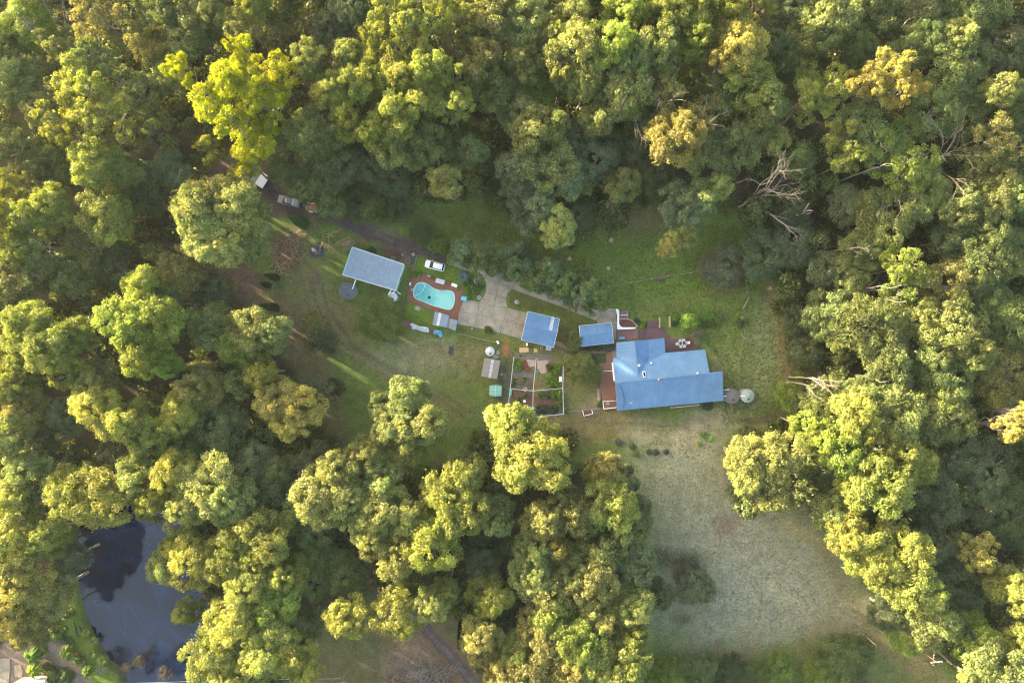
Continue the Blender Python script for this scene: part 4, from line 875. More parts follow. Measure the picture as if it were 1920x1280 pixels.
# chicken coop
q = [P(*cC(*p), z_) for p, z_ in (((290, 425), 2.3), ((468, 455), 2.3), ((432, 665), 2.0), ((252, 630), 2.0))]; q = fit(q, q[:3])
root = thing('chicken_coop', 'brown-grey roofed coop with one clear roof strip left of the vegetable garden', 'coop', cen(q))
obj('roof', roof_plane(q, MB(), .45, (.06, .04)), M['coop'], root); w = inset([p[:2] for p in q], .3); obj('wall', MB().prism(w, 0, 1.9), M['grey_timber'], root)
s_ = [up(lerp(q[0], q[1], .45), .08), up(lerp(q[0], q[1], .62), .08), up(lerp(q[3], q[2], .62), .08), up(lerp(q[3], q[2], .45), .08)]
obj('clear_roof_strip', roof_plane(s_, MB(), .3, (.05, .04), .03), M['clear'], root)

# ---------------------------------------------------------------- pool
wpts = [(1095, 525), (1150, 530), (1200, 560), (1255, 597), (1320, 612), (1400, 605), (1450, 625), (1467, 680), (1455, 755), (1430, 803), (1395, 812), (1350, 800), (1230, 770), (1120, 722), (1050, 700), (1025, 660), (1030, 595), (1055, 545)]
def smooth_loop(p, it=2):
    for _ in range(it):
        q = []
        for i in range(len(p)):
            a, b = p[i], p[(i+1) % len(p)]; q += [(a[0]*.75+b[0]*.25, a[1]*.75+b[1]*.25), (a[0]*.25+b[0]*.75, a[1]*.25+b[1]*.75)]
        p = q
    return p
ring = smooth_loop(xy(cE, wpts)); rin = inset(ring, .0)
pav = xy(cE, [(1010, 450), (1080, 430), (1160, 420), (1300, 470), (1560, 568), (1555, 690), (1510, 880), (1478, 930), (1410, 905), (1400, 878), (1250, 832), (1100, 775), (945, 715), (960, 600), (985, 510)])
def ringmesh(outer, inner, z0, z1):
    n, m_ = len(outer), len(inner); mb = MB()
    # angular matching round the inner centroid
    cx, cy, _ = cen(inner); N_ = 96
    def ray(poly, a):
        dx, dy = math.cos(a), math.sin(a); best = 0
        for i in range(len(poly)):
            x0, y0 = poly[i]; x1, y1 = poly[(i+1) % len(poly)]; ex, ey = x1-x0, y1-y0; den = dx*ey-dy*ex
            if abs(den) < 1e-9: continue
            t_ = ((x0-cx)*ey-(y0-cy)*ex)/den; s_ = ((x0-cx)*dy-(y0-cy)*dx)/den
            if t_ > 0 and -1e-6 <= s_ <= 1+1e-6: best = max(best, t_)
        return (cx+dx*best, cy+dy*best)
    O = [ray(outer, 2*PI*i/N_) for i in range(N_)]; I = [ray(inner, 2*PI*i/N_) for i in range(N_)]
    vs = [(*p, z1) for p in O]+[(*p, z1) for p in I]+[(*p, z0) for p in I]+[(*p, z0) for p in O]; fs = []
    for i in range(N_):
        j = (i+1) % N_; fs += [(i, j, N_+j, N_+i), (N_+i, N_+j, 2*N_+j, 2*N_+i), (i, 3*N_+i, 3*N_+j, j)]
    return mb.add(vs, fs)
cx, cy, _ = cen(ring)
cop = [(cx+(x-cx)*1.045+ .0, cy+(y-cy)*1.075) for x, y in ring]
o = obj('pool_paving', ringmesh(pav, cop, 0, .10), M['brick']); o['kind'] = 'structure'
# a course of paving bricks laid round the pool edge (single bricks are below a pixel or two, so joined)
mb = MB(); rnd = random.Random(2)
bx0, bx1 = min(p[0] for p in pav), max(p[0] for p in pav); by0, by1 = min(p[1] for p in pav), max(p[1] for p in pav)
def inpoly(x, y, poly):
    c_ = False; n = len(poly)
    for i in range(n):
        ax, ay = poly[i]; bx, by = poly[(i+1) % n]
        if (ay > y) != (by > y) and x < (bx-ax)*(y-ay)/(by-ay)+ax: c_ = not c_
    return c_
ang = R(-15); ca, sa = math.cos(ang), math.sin(ang)
for i in range(-40, 40):
    for j in range(-60, 60):
        u, v_ = (i+(.5 if j % 2 else 0))*.46, j*.235; x, y = cx+u*ca-v_*sa, cy+u*sa+v_*ca
        if bx0 < x < bx1 and by0 < y < by1 and inpoly(x, y, pav) and not inpoly(x, y, cop): mb.box((x, y, .105+rnd.uniform(0, .012)), (.43, .205, .03), ang)
obj('pool_paver', mb, M['brick'], o)['kind'] = 'stuff'
root = thing('swimming_pool', 'kidney-shaped turquoise swimming pool set in red brick paving', 'swimming pool', (cx, cy, -1.5))
obj('coping', ringmesh(cop, ring, -.1, .14), mat('pale_coping', (.42, .50, .50), .7, .15, 2), root)
mb = MB(); n = len(ring); inner = [(cx+(x-cx)*.93, cy+(y-cy)*.9) for x, y in ring]
mb.add([(*p, .12) for p in ring]+[(*p, -1.4) for p in inner], [tuple(range(n, 2*n)) if True else ()]+[((i+1) % n, i, n+i, n+(i+1) % n) for i in range(n)])
obj('pool_shell', mb, M['aqua'], root)
m, t, b = newmat('pool_water'); L = t.links.new
tc = N(t, 'ShaderNodeTexCoord'); nz = N(t, 'ShaderNodeTexNoise'); nz.inputs['Scale'].default_value = .45; nz.inputs['Detail'].default_value = 6; L(tc.outputs['Object'], nz.inputs['Vector'])
sp = N(t, 'ShaderNodeSeparateXYZ'); L(tc.outputs['Object'], sp.inputs[0]); ad = N(t, 'ShaderNodeMath', operation='ADD'); ml = N(t, 'ShaderNodeMath', operation='MULTIPLY'); ml.inputs[1].default_value = .07
L(sp.outputs['X'], ml.inputs[0]); L(ml.outputs[0], ad.inputs[0]); L(nz.outputs['Fac'], ad.inputs[1])
cr = N(t, 'ShaderNodeValToRGB'); e = cr.color_ramp.elements; e[0].position = .2; e[0].color = (.08, .38, .40, 1); e[1].position = .62; e[1].color = (.30, .68, .60, 1); L(ad.outputs[0], cr.inputs[0]); L(cr.outputs[0], b.inputs['Base Color'])
b.inputs['Roughness'].default_value = .05; b.inputs['IOR'].default_value = 1.33; b.inputs['Alpha'].default_value = .72
mb = MB(); a2 = sum(ring[i][0]*ring[(i+1) % n][1]-ring[(i+1) % n][0]*ring[i][1] for i in range(n)); rr_ = ring if a2 > 0 else ring[::-1]
mb.add([(*p, .05) for p in rr_], [tuple(range(n))]); obj('pool_water', mb, m, root)
pts = [cE(*p) for p in ((1040, 665), (1090, 640), (1130, 600), (1142, 560), (1130, 530))]
obj('step_edge', MB().path([P(*p, .07) for p in pts], [.045]*5, 5), M['white'], root)
pts = [cE(*p) for p in ((1330, 617), (1370, 640), (1420, 645), (1450, 690), (1445, 740))]
obj('ledge_edge', MB().path([P(*p, .07) for p in pts], [.035]*5, 5), M['teal'], root)
root = thing('pool_cleaner', 'dark pool cleaner resting near the middle of the turquoise pool', 'pool cleaner', P(*cE(1192, 683), .03))
x, y, _ = P(*cE(1192, 683)); obj('body', MB().lathe((x, y, .03), [(.34, 0), (.36, .08), (.2, .2), (.1, .25)], 12), M['black'], root)
obj('hose', MB().path([P(*cE(*p), .07) for p in ((1192, 683), (1170, 660), (1140, 640), (1120, 600), (1100, 570))], [.035]*5, 5), M['teal'], root)
# ---------------------------------------------------------------- vehicles
def loft(mb, st, n=12):
    """st: (x, half width, z bottom, z top, roundness) -> rounded box body along x"""
    rings = []
    for x, w, z0, z1, rd in st:
        h = (z1-z0)/2; zc = (z0+z1)/2; ring = []
        for k in range(n):
            t_ = 2*PI*(k+.5)/n; c_, s_ = math.cos(t_), math.sin(t_); e = rd
            ring.append((x, w*math.copysign(abs(c_)**e, c_), zc+h*math.copysign(abs(s_)**e, s_)))
        rings.append(ring)
    o = len(mb.v)
    for r_ in rings: mb.v += r_
    for i in range(len(rings)-1):
        for k in range(n): mb.f.append((o+i*n+k, o+i*n+(k+1) % n, o+(i+1)*n+(k+1) % n, o+(i+1)*n+k))
    mb.f.append(tuple(o+k for k in range(n))[::-1]); mb.f.append(tuple(o+(len(rings)-1)*n+k for k in range(n)))
    return mb
def L_(name, mb, m_, root, **k): return obj(name, mb, M[m_] if isinstance(m_, str) else m_, root, local=True, **k)
def vehicle(name, label, cat, px, py, rz, paint, kind='wagon', L=4.7, W_=1.86):
    X, Y, _ = P(px, py, .8); root = thing(name, label, cat, (X, Y, 0), rz); s = L/4.7; w = W_/2
    L_('body', loft(MB(), [(-2.35*s, w*.80, .45, .80, .5), (-2.28*s, w*.93, .36, .93, .4), (-1.9*s, w, .32, 1.02, .3), (0, w*1.01, .30, 1.03, .28), (1.2*s, w, .32, 1.0, .3), (1.9*s, w*.97, .36, .93, .35), (2.25*s, w*.86, .38, .80, .45), (2.36*s, w*.68, .46, .70, .55)], 16), paint, root, smooth=True)
    if kind == 'wagon': gh = [(-2.15*s, w*.80, 1.0, 1.1, .4), (-1.95*s, w*.82, 1.0, 1.62, .35), (-1.5*s, w*.80, 1.0, 1.70, .3), (.25*s, w*.79, 1.0, 1.70, .3), (1.15*s, w*.84, .98, 1.05, .4)]; rf = (-1.88*s, .30*s)
    elif kind == 'ute': gh = [(-.75*s, w*.82, 1.0, 1.66, .35), (.45*s, w*.80, 1.0, 1.66, .3), (1.2*s, w*.84, .98, 1.06, .4)]; rf = (-.72*s, .45*s)
    L_('windows', loft(MB(), gh, 16), 'glass', root, smooth=True)
    L_('roof', loft(MB(), [(rf[0], w*.66, 1.62, 1.705, .4), (rf[0]+.1, w*.73, 1.6, 1.735, .35), (rf[1]-.15, w*.72, 1.6, 1.735, .35), (rf[1]+.02, w*.62, 1.6, 1.70, .4)], 12), paint, root, smooth=True)
    for sy in (-1, 1):
        L_('roof_rail', MB().box(((rf[0]+rf[1])/2, sy*w*.70, 1.77), (rf[1]-rf[0]-.2, .045, .05)), 'black', root)
        L_('mirror', MB().box((.85*s, sy*(w+.09), 1.03), (.16, .2, .14)), paint, root, bevel=.03)
        L_('headlight', MB().box((2.16*s, sy*w*.70, .74), (.26, .3, .14)), 'lampw', root, bevel=.03)
        L_('tail_light', MB().box((-2.27*s, sy*w*.78, .82), (.12, .2, .24)), 'lamp_red', root, bevel=.02)
        for sx in (-1.42, 1.45):
            q = L_('wheel', MB().tube((sx*s, sy*(w-.22), .34), (sx*s, sy*(w+.01), .34), .34, n=20), 'dark', root)
            h_ = L_('hub', MB().tube((sx*s, sy*(w-.02), .34), (sx*s, sy*(w+.03), .34), .2, n=12), 'steel', root); h_.parent = q
        for xx in (-.55, .35): L_('door_handle', MB().box((xx*s, sy*(w+.01), .86), (.18, .04, .04)), paint, root)
    L_('windscreen', MB().add([(.30*s, -w*.66, 1.70), (.30*s, w*.66, 1.70), (1.14*s, w*.76, 1.09), (1.14*s, -w*.76, 1.09)], [(3, 2, 1, 0)]), 'glass', root)
    for a, b in ((1.25, .78),): L_('bonnet_crease', MB().box((1.7*s, 0, .975), (.9, .9, .02)), paint, root, bevel=.02)
    if kind == 'ute':
        L_('canopy', loft(MB(), [(-2.22*s, w*.84, .95, 1.5, .3), (-2.1*s, w*.90, .9, 1.62, .25), (-.85*s, w*.90, .9, 1.64, .25), (-.8*s, w*.86, .95, 1.6, .3)], 16), 'carg', root, smooth=True)
        L_('spare_wheel', MB().tube((-2.45*s, 0, .9), (-2.65*s, 0, .9), .36, n=18), 'dark', root)
        L_('bull_bar', MB().box((2.42*s, 0, .62), (.1, 1.5, .3)), 'black', root, bevel=.04)
    return root
vehicle('parked_car', 'white station wagon parked on the lawn above the pool', 'car', 815.4, 498, R(180-14.5), 'carw')
vehicle('parked_car', 'silver-grey four-wheel-drive with dark tail on the dirt drive ahead of the trailer', 'car', 542, 377.5, R(180-15), 'carg', 'ute', 5.3, 1.9)
vehicle('parked_car', 'dark blue vehicle half hidden under the lit tree left of the caravan', 'car', 425, 350, R(-55), 'card', 'wagon', 4.8)
vehicle('parked_car', 'dark car glimpsed between the crowns just below the bright yellow-green tree', 'car', 445, 342, R(40), 'card', 'wagon', 4.5)
X, Y, _ = P(585.5, 389.5, .6); root = thing('trailer', 'small box trailer carrying a heap of orange soil behind the silver-grey vehicle', 'trailer', (X, Y, 0), R(-15))
L_('tray', MB().box((0, 0, .5), (2.5, 1.7, .08)), 'grey_timber', root)
for s_ in (-1, 1): L_('side_panel', MB().box((0, s_*.86, .72), (2.5, .06, .42)), 'steel', root); L_('end_panel', MB().box((s_*1.25, 0, .72), (.06, 1.74, .42)), 'steel', root); L_('mudguard', MB().box((-.1, s_*1.02, .62), (.95, .26, .1)), 'white', root, bevel=.04)
for s_ in (-1, 1): L_('wheel', MB().tube((-.1, s_*.93, .32), (-.1, s_*1.12, .32), .31, n=16), 'dark', root)
for s_ in (-1, 1): L_('drawbar', MB().tube((-1.25, s_*.5, .42), (-2.3, 0, .42), .04), 'steel', root)
mb = MB(); rnd = random.Random(4)
vs = []; fs = []
for i in range(9):
    for j in range(7):
        u, v_ = i/8*2-1, j/6*2-1; vs.append((u*1.1-.12, v_*.75, .6+.42*max(0, 1-u*u)*max(0, 1-v_*v_)+rnd.uniform(0, .05)))
for i in range(8):
    for j in range(6): fs.append((i*7+j, (i+1)*7+j, (i+1)*7+j+1, i*7+j+1))
mb.add(vs, fs); L_('soil_load', mb, 'orange', root)
X, Y, _ = P(*cA(42, 66), 2.4); root = thing('caravan', 'white-roofed caravan poking out from under the bright crown at the drive end', 'caravan', (X, Y, 0), R(57))
L_('body', MB().box((0, .5, 1.3), (3.1, 1.6, 2.1)), 'cream', root, bevel=.12); L_('roof', MB().box((0, -.1, 2.4), (3.2, 2.0, .12)), 'white', root, bevel=.05)
for i in range(5): L_('roof_bow', MB().box((-1.25+i*.62, -.1, 2.48), (.05, 1.9, .05)), 'steel', root)
for s_ in (-1, 1): L_('wheel', MB().tube((0+s_*.6, -.5, .32), (s_*.6, -.72, .32), .31, n=14), 'dark', root)
L_('window', MB().box((0, -.33, 1.5), (1.2, .06, .5)), 'glass', root)
L_('annexe_roof', MB().box((0, 1.6, 2.35), (3.0, 1.3, .08)), 'coop', root)
X, Y, _ = P(362.5, 275, .5); root = thing('storage_box', 'bright yellow box on the forest floor left of the vivid crowns', 'box', (X, Y, 0), .2); L_('box', MB().box((0, 0, .3), (.75, .6, .6)), 'yellow', root, bevel=.05); L_('lid', MB().box((0, 0, .63), (.8, .65, .07)), 'yellow', root, bevel=.03)

# ---------------------------------------------------------------- clutter round the sheds
def pallet(name, label, px, py, L, W_, rz, m_, n):
    X, Y, _ = P(px, py); root = thing(name, label, 'pallet frame', (X, Y, 0), rz)
    for s_ in (-1, 1): L_('rail', MB().box((0, s_*(W_/2-.05), .2), (L, .1, .12)), m_, root)
    for i in range(n): L_('slat', MB().box((-L/2+.08+(L-.16)*i/(n-1), 0, .29), (.16, W_, .05)), m_, root)
    return root
pallet('pallet', 'pale ladder-like timber frame lying above the grey shed corner', *cA(622, 498), 3.5, .95, R(24), 'timber', 8)
pallet('pallet', 'second pale slatted frame lying just below the longer one by the grey shed', *cA(640, 515), 2.0, .7, R(20), 'timber', 7)
pallet('pallet', 'weathered grey pallet rack leaning toward the grey shed corner', *cA(655, 535), 3.6, .9, R(44), 'grey_timber', 9)
def slab_thing(name, label, cat, px, py, sx, sy, sz, rz, m_, z=0, detail='legs', bevel=.03):
    X, Y, _ = P(px, py, z+sz); root = thing(name, label, cat, (X, Y, z), rz)
    if detail == 'legs':
        L_('top', MB().box((0, 0, sz-.04), (sx, sy, .08)), m_, root, bevel=bevel)
        for a in (-1, 1):
            for b_ in (-1, 1): L_('leg', MB().box((a*(sx/2-.1), b_*(sy/2-.1), (sz-.08)/2), (.08, .08, sz-.08)), m_, root)
    elif detail == 'lid':
        L_('tub', MB().box((0, 0, sz*.45), (sx*.94, sy*.94, sz*.9)), m_, root, bevel=bevel); L_('lid', MB().box((0, 0, sz*.94), (sx, sy, sz*.12)), m_, root, bevel=bevel)
    elif detail == 'sheet':
        for i in range(3): L_('sheet', MB().box((i*.05, -i*.04, .02+sz*i/3), (sx, sy, sz/3-.005), i*.05), m_, root)
    elif detail == 'frame':
        for s_ in (-1, 1): L_('rail', MB().box((0, s_*sy/2, sz/2), (sx, .1, sz)), m_, root); L_('rail', MB().box((s_*sx/2, 0, sz/2+.01), (.1, sy, sz)), m_, root)
    return root
A_l = [('metal_sheet', 'faded red sheet lying on grass above the grey shed', 'sheet', *cA(750, 488), 1.5, .8, .08, R(-35), 'red', 0, 'sheet'),
 ('metal_sheet', 'darker red-brown sheet beside the twig heap near the drive', 'sheet', *cA(580, 447), 1.3, .9, .1, R(35), 'rust', 0, 'sheet'),
 ('timber_crate', 'open brown timber crate behind the upper wall of the grey shed', 'crate', *cA(1003, 597), 1.2, .8, .5, R(-15), 'rust', 0, 'frame'),
 ('pallet', 'crooked brown timber frame between the grey shed and the white car', 'frame', *cA(1073, 636), 1.0, .9, .2, R(40), 'grey_timber', 0, 'frame'),
 ('metal_sheet', 'dark grey slab on the dirt just left of the white car', 'sheet', *cA(1106, 628), 1.0, 1.9, .15, R(-8), 'black', 0, 'sheet'),
 ('storage_box', 'small pale box at the edge of the drive above the white car', 'box', *cA(1110, 591), .7, .7, .5, R(30), 'stone', 0, 'lid'),
 ('laundry_tub', 'white tub at the upper left edge of the round green bush', 'tub', *cA(795, 985), .9, 1.0, .7, R(10), 'white', 0, 'lid'),
 ('garden_table', 'grey table standing on the upper pool paving', 'table', *cE(1310, 508), 2.1, 1.1, .7, R(-15), 'steel', .1, 'legs'),
 ('bench', 'long white slatted bench at the upper right corner of the pool paving', 'bench', *cE(1465, 550), 1.4, .75, .45, R(-22), 'white', .1, 'legs'),
 ('planter_box', 'small pale planter box on the pool paving below the white car', 'planter', *cE(1187, 450), .9, .5, .45, R(-15), 'stone', .1, 'lid'),
 ('storage_box', 'white box by the left edge of the pool paving', 'box', *cE(981, 534), .4, .8, .5, R(-10), 'white', .1, 'lid'),
 ('storage_tub', 'blue covered tub at the joint of pool paving and driveway', 'tub', *cE(1570, 695), 1.3, 1.0, .7, R(-12), 'tarp_b', 0, 'lid'),
 ('doormat', 'dark rectangular cover lying alone on the grass below the pool shed', 'cover', *cB(459, 943), .9, 1.8, .12, R(-10), 'black', 0, 'sheet'),
 ('plank', 'tan board lying on the ground below the carport', 'board', *cC(732, 333), 2.1, 1.0, .12, 0, 'tan', 0, 'sheet'),
 ('plank', 'short tan board right of the long one below the carport', 'board', *cC(862, 338), .7, .8, .12, 0, 'tan', 0, 'sheet'),
 ('storage_box', 'upright white box in the shade under the carport lower eave', 'box', *cC(768, 273), .45, .7, .6, 0, 'white', 0, 'lid'),
 ('water_trough', 'pale blue trough under the lower right corner of the carport', 'trough', *cC(1012, 318), 1.3, 1.0, .6, R(-8), 'clear', 0, 'lid'),
 ('chest', 'white box at the right end of the pale garden rail', 'box', *cC(440, 250), .8, .5, .6, R(-60), 'white', 0, 'lid'),
 ('bench', 'short white bench inside the right edge of the vegetable garden', 'bench', *cC(1145, 665), .65, 1.2, .5, 0, 'white', 0, 'legs'),
 ('storage_box', 'white tub standing on the brown bed of the vegetable garden', 'tub', *cC(740, 912), .6, .6, .5, R(30), 'white', 0, 'lid'),
 ('storage_box', 'teal sheet-covered box at the left post of the garden crossbar', 'box', *cC(584, 812), .6, 1.4, .4, R(-5), 'teal', 0, 'lid'),
 ('wheelbarrow_tray', 'dark blue tray at the foot of the garden middle rail', 'tray', *cC(830, 988), 1.0, .6, .4, R(10), 'tarp_b', 0, 'lid'),
 ('pallet_stack', 'blue bin standing in the gap between small blue shed and brick paving', 'bin', *cN(495, 785), 1.3, .5, .6, R(3), 'tarp_b', 0, 'lid'),
 ('bench', 'grey weathered bench beside the wire fence above the lawn', 'bench', 1240.5, 526, 1.3, .5, .5, R(8), 'black', 0, 'legs'),
 ('timber_stack', 'stack of red-brown offcuts behind the fence-side bench', 'timber stack', 1246, 518, 3.0, .5, .3, R(10), 'rust', 0, 'sheet')]
for a in A_l: slab_thing(*a)
root = thing('timber_stack', 'two heaps of pale sawn blocks between the small round tank and chicken coop', 'timber stack', P(*cC(425, 385)))
rnd = random.Random(8)
for zx, zy in ((440, 355), (448, 375), (432, 372), (400, 398), (420, 408), (395, 412), (412, 420), (435, 418)): 
    p = P(*cC(zx, zy), rnd.uniform(.15, .45)); obj('block', MB().box(p, (.75, .45, .3), rnd.uniform(.2, 1.2)), M['stone'], root)
for lab_, zx, zy, r, h, m_ in (('dark round tyre planter in the shade under the carport edge', 812, 285, .42, .3, 'dark'), ('black pot at the upper left of the vegetable garden path', 695, 402, .3, .4, 'black'), ('grey-green pot on the path above the garden fence', 782, 410, .32, .4, 'tank'),
  ('round white cap on the garden crossbar', 750, 778, .42, .25, 'white'), ('grey pot under the right half of the carport eave', 932, 310, .3, .4, 'steel'), ('orange pot below the trough near the carport', 1010, 352, .28, .3, 'rust'), ('cream round table on the lower landing of the left deck', 1677, 935, .38, .5, 'stone'),
  ('white bucket beside the chicken coop run', 487, 608, .25, .3, 'white'), ('pale bucket right of the white bucket by the coop', 522, 618, .25, .3, 'stone'), ('blue bucket near the garden middle rail', 945, 770, .25, .3, 'teal'), ('dark blue pot by the upper garden middle rail', 878, 585, .35, .4, 'tarp_b')):
    z0 = .55 if 'landing' in lab_ else 0
    x, y, _ = P(*cC(zx, zy), z0+h); root = thing('pot' if 'pot' in lab_ else ('tyre_planter' if 'tyre' in lab_ else ('round_table' if 'table' in lab_ else 'bucket')), lab_, 'pot' if 'pot' in lab_ else ('planter' if 'tyre' in lab_ else ('table' if 'table' in lab_ else 'bucket')), (x, y, z0))
    L_('rim', MB().lathe((0, 0, 0), [(r*.75, 0), (r, h*.9), (r, h), (r*.8, h), (r*.78, h*.8)], 18), m_, root)
    L_('fill', MB().lathe((0, 0, h*.74), [(r*.8, 0), (r*.8, .04), (r*.3, .07)], 14), 'soil2' if 'table' not in lab_ else m_, root)
for lab_, f_, zx, zy, r, h, m_ in (('teal round bin behind the upper wall of the grey shed', cA, 968, 616, .42, .8, 'teal'), ('white pot left of the pool by the fence', cE, 1008, 600, .28, .35, 'white'), ('white round cap right of the crate behind the grey shed', cA, 1033, 594, .22, .3, 'white'),
   ('dark wheel on the grass between the red sheet and grey shed', cA, 722, 519, .4, .25, 'dark'), ('black round bin at the upper right corner of the lawn garden bed', cD, 1445, 140, .5, .6, 'black'), ('pale pot at the left end of the apron edging row', cB, 608, 771, .24, .3, 'black'), ('white pot second in the row below the driveway apron', cB, 631, 768, .2, .3, 'white'),
   ('brown pot third in the row below the driveway apron', cB, 653, 781, .2, .3, 'rust'), ('rust pot fourth in the row below the driveway apron', cB, 671, 783, .2, .3, 'rust'), ('grey round drum at the lower edge of the driveway apron', cB, 851, 796, .3, .5, 'steel'), ('round stone feature on the bed beside the driveway curve', cB, 676, 378, .75, .3, 'stone'),
   ('red ringed cap on the lawn above the plum steps', cN, 1010, 218, .3, .12, 'red'), ('white pot at the right edge of the driveway curve bed', cB, 690, 513, .35, .4, 'white')):
    x, y, _ = P(*f_(zx, zy), h); root = thing('bin' if 'bin' in lab_ else 'pot', lab_, 'bin' if 'bin' in lab_ else 'pot', (x, y, 0))
    L_('rim', MB().lathe((0, 0, 0), [(r*.8, 0), (r, h*.9), (r, h), (r*.8, h), (r*.78, h*.85)], 18), m_, root); L_('fill', MB().lathe((0, 0, h*.8), [(r*.8, 0), (r*.8, .04), (r*.3, .06)], 14), 'soil2', root)
# green-tarped trailer
X, Y, _ = P(*cC(415, 795), 1.1); root = thing('covered_trailer', 'trailer under a stained green tarpaulin below the chicken coop', 'trailer', (X, Y, 0), R(-2))
L_('cover', loft(MB(), [(-1.45, .95, .4, 1.0, .3), (-1.38, 1.2, .35, 1.2, .25), (0, 1.42, .32, 1.3, .22), (1.38, 1.2, .35, 1.2, .25), (1.45, .95, .4, 1.0, .3)], 20), mat('stained_green_cover', (.05, .24, .19), .5, .6, 1.1, col2=(.20, .33, .25), detail=8), root)
for y_ in (-.55, .15, .75): L_('rope', MB().box((0, y_, 1.29-.05*abs(y_)), (2.7, .04, .04)), 'white', root)
L_('rope', MB().box((0, 0, 1.32), (.04, 2.6, .04)), 'white', root)
for s_ in (-1, 1): L_('wheel', MB().tube((-1.2, s_*.7, .3), (1.2, s_*.7, .3), .28, n=12), 'dark', root)
# tarps thrown over heaps
def drape(name, label, pts, h, m_, seed, cat='tarpaulin'):
    r_ = np.random.default_rng(seed); poly = pts; x0, x1 = min(p[0] for p in poly), max(p[0] for p in poly); y0, y1 = min(p[1] for p in poly), max(p[1] for p in poly)
    n = 26; idx = {}; mb = MB(); g_ = r_.uniform(0, 1, (9, 9))
    cx, cy, _ = cen(poly)
    for i in range(n):
        for j in range(n):
            x, y = x0+(x1-x0)*i/(n-1), y0+(y1-y0)*j/(n-1)
            if inpoly(x, y, poly):
                d = min(math.dist((x, y), ((a[0]*(1-t_)+b_[0]*t_), (a[1]*(1-t_)+b_[1]*t_))) for a, b_ in zip(poly, poly[1:]+poly[:1]) for t_ in (0, .25, .5, .75))
                idx[i, j] = len(mb.v); mb.v.append((x, y, .08+h*min(1, d/.7)*(.45+.55*g_[int(i/n*9), int(j/n*9)])+r_.uniform(0, .12)*h))
    for i in range(n-1):
        for j in range(n-1):
            if all(k in idx for k in ((i, j), (i+1, j), (i+1, j+1), (i, j+1))): mb.f.append((idx[i, j], idx[i+1, j], idx[i+1, j+1], idx[i, j+1]))
    o = obj(name, mb, M[m_]); s_ = o.modifiers.new('thick', 'SOLIDIFY'); s_.thickness = .03; return tag(o, label, cat)
drape('tarpaulin', 'crumpled white tarpaulin over a long heap below the pool lawn', xy(cE, [(975, 970), (1020, 960), (1090, 995), (1180, 1005), (1200, 1030), (1190, 1070), (1120, 1060), (1060, 1040), (1000, 1035)]), .9, 'tarp_w', 3)
drape('tarpaulin', 'crumpled bright blue tarpaulin below the pool shed', xy(cE, [(1240, 1040), (1290, 1035), (1330, 1050), (1340, 1110), (1310, 1125), (1280, 1085), (1240, 1100), (1228, 1070)]), .8, 'tarp_b', 4)
def heap(name, label, pts, n, m_, L=(.3, .9), seed=1, h=.3, cat='debris heap', r=.05):
    rnd = random.Random(seed); mb = MB(); x0, x1 = min(p[0] for p in pts), max(p[0] for p in pts); y0, y1 = min(p[1] for p in pts), max(p[1] for p in pts); k = 0
    while k < n:
        x, y = rnd.uniform(x0, x1), rnd.uniform(y0, y1)
        if not inpoly(x, y, pts): continue
        a = rnd.uniform(0, PI); l = rnd.uniform(*L); z = rnd.uniform(.05, h); mb.box((x, y, z), (l, rnd.uniform(.5, 2)*r*2, rnd.uniform(.6, 1.5)*r*2), a, rnd.uniform(-.25, .25)); k += 1
    o = obj(name, mb, M[m_]); o['kind'] = 'stuff'; return o
heap('rubble_heap', '', xy(cE, [(905, 930), (980, 950), (1000, 1040), (930, 1010)]), 60, 'brick2', seed=2)
heap('rubble_heap', '', xy(cE, [(1190, 1040), (1260, 1050), (1300, 1130), (1200, 1090)]), 60, 'rust', seed=3)
heap('scrap_timber', '', xy(cA, [(890, 545), (1050, 590), (1020, 630), (900, 600)]), 60, 'rust', seed=5, r=.06)
heap('scrap_timber', '', xy(cA, [(790, 850), (930, 880), (900, 905), (790, 880)]), 40, 'rust', seed=6)
root = thing('fire_pit', 'blackened burnt-out fire heap on the grass left of the timber frames', 'fire pit', P(594.7, 470))
vs = []; fs = []; n = 15; rnd = random.Random(5); x0, y0, _ = P(594.7, 470)
for i in range(n):
    for j in range(n):
        u, v_ = i/(n-1)*2-1, j/(n-1)*2-1; d = math.hypot(u, v_); vs.append((x0+u*1.5, y0+v_*1.5, (.02+.5*max(0, 1-d)**.8+rnd.uniform(0, .16)*(d < .95)) if d < 1 else .006))
for i in range(n-1):
    for j in range(n-1): fs.append((i*n+j, (i+1)*n+j, (i+1)*n+j+1, i*n+j+1))
obj('ash_mound', MB().add(vs, fs), M['ash'], root)
for i in range(26):
    a = rnd.uniform(0, 2*PI); d = rnd.uniform(0, 1.1); l = rnd.uniform(.3, .9); x, y = x0+d*math.cos(a), y0+d*math.sin(a); b_ = rnd.uniform(0, PI)
    obj('charred_branch', MB().tube((x, y, .25+.3*(1-d)), (x+l*math.cos(b_), y+l*math.sin(b_), .3+.2*(1-d)), .05, .03, 5), M['ash' if i % 4 else 'steel'], root)

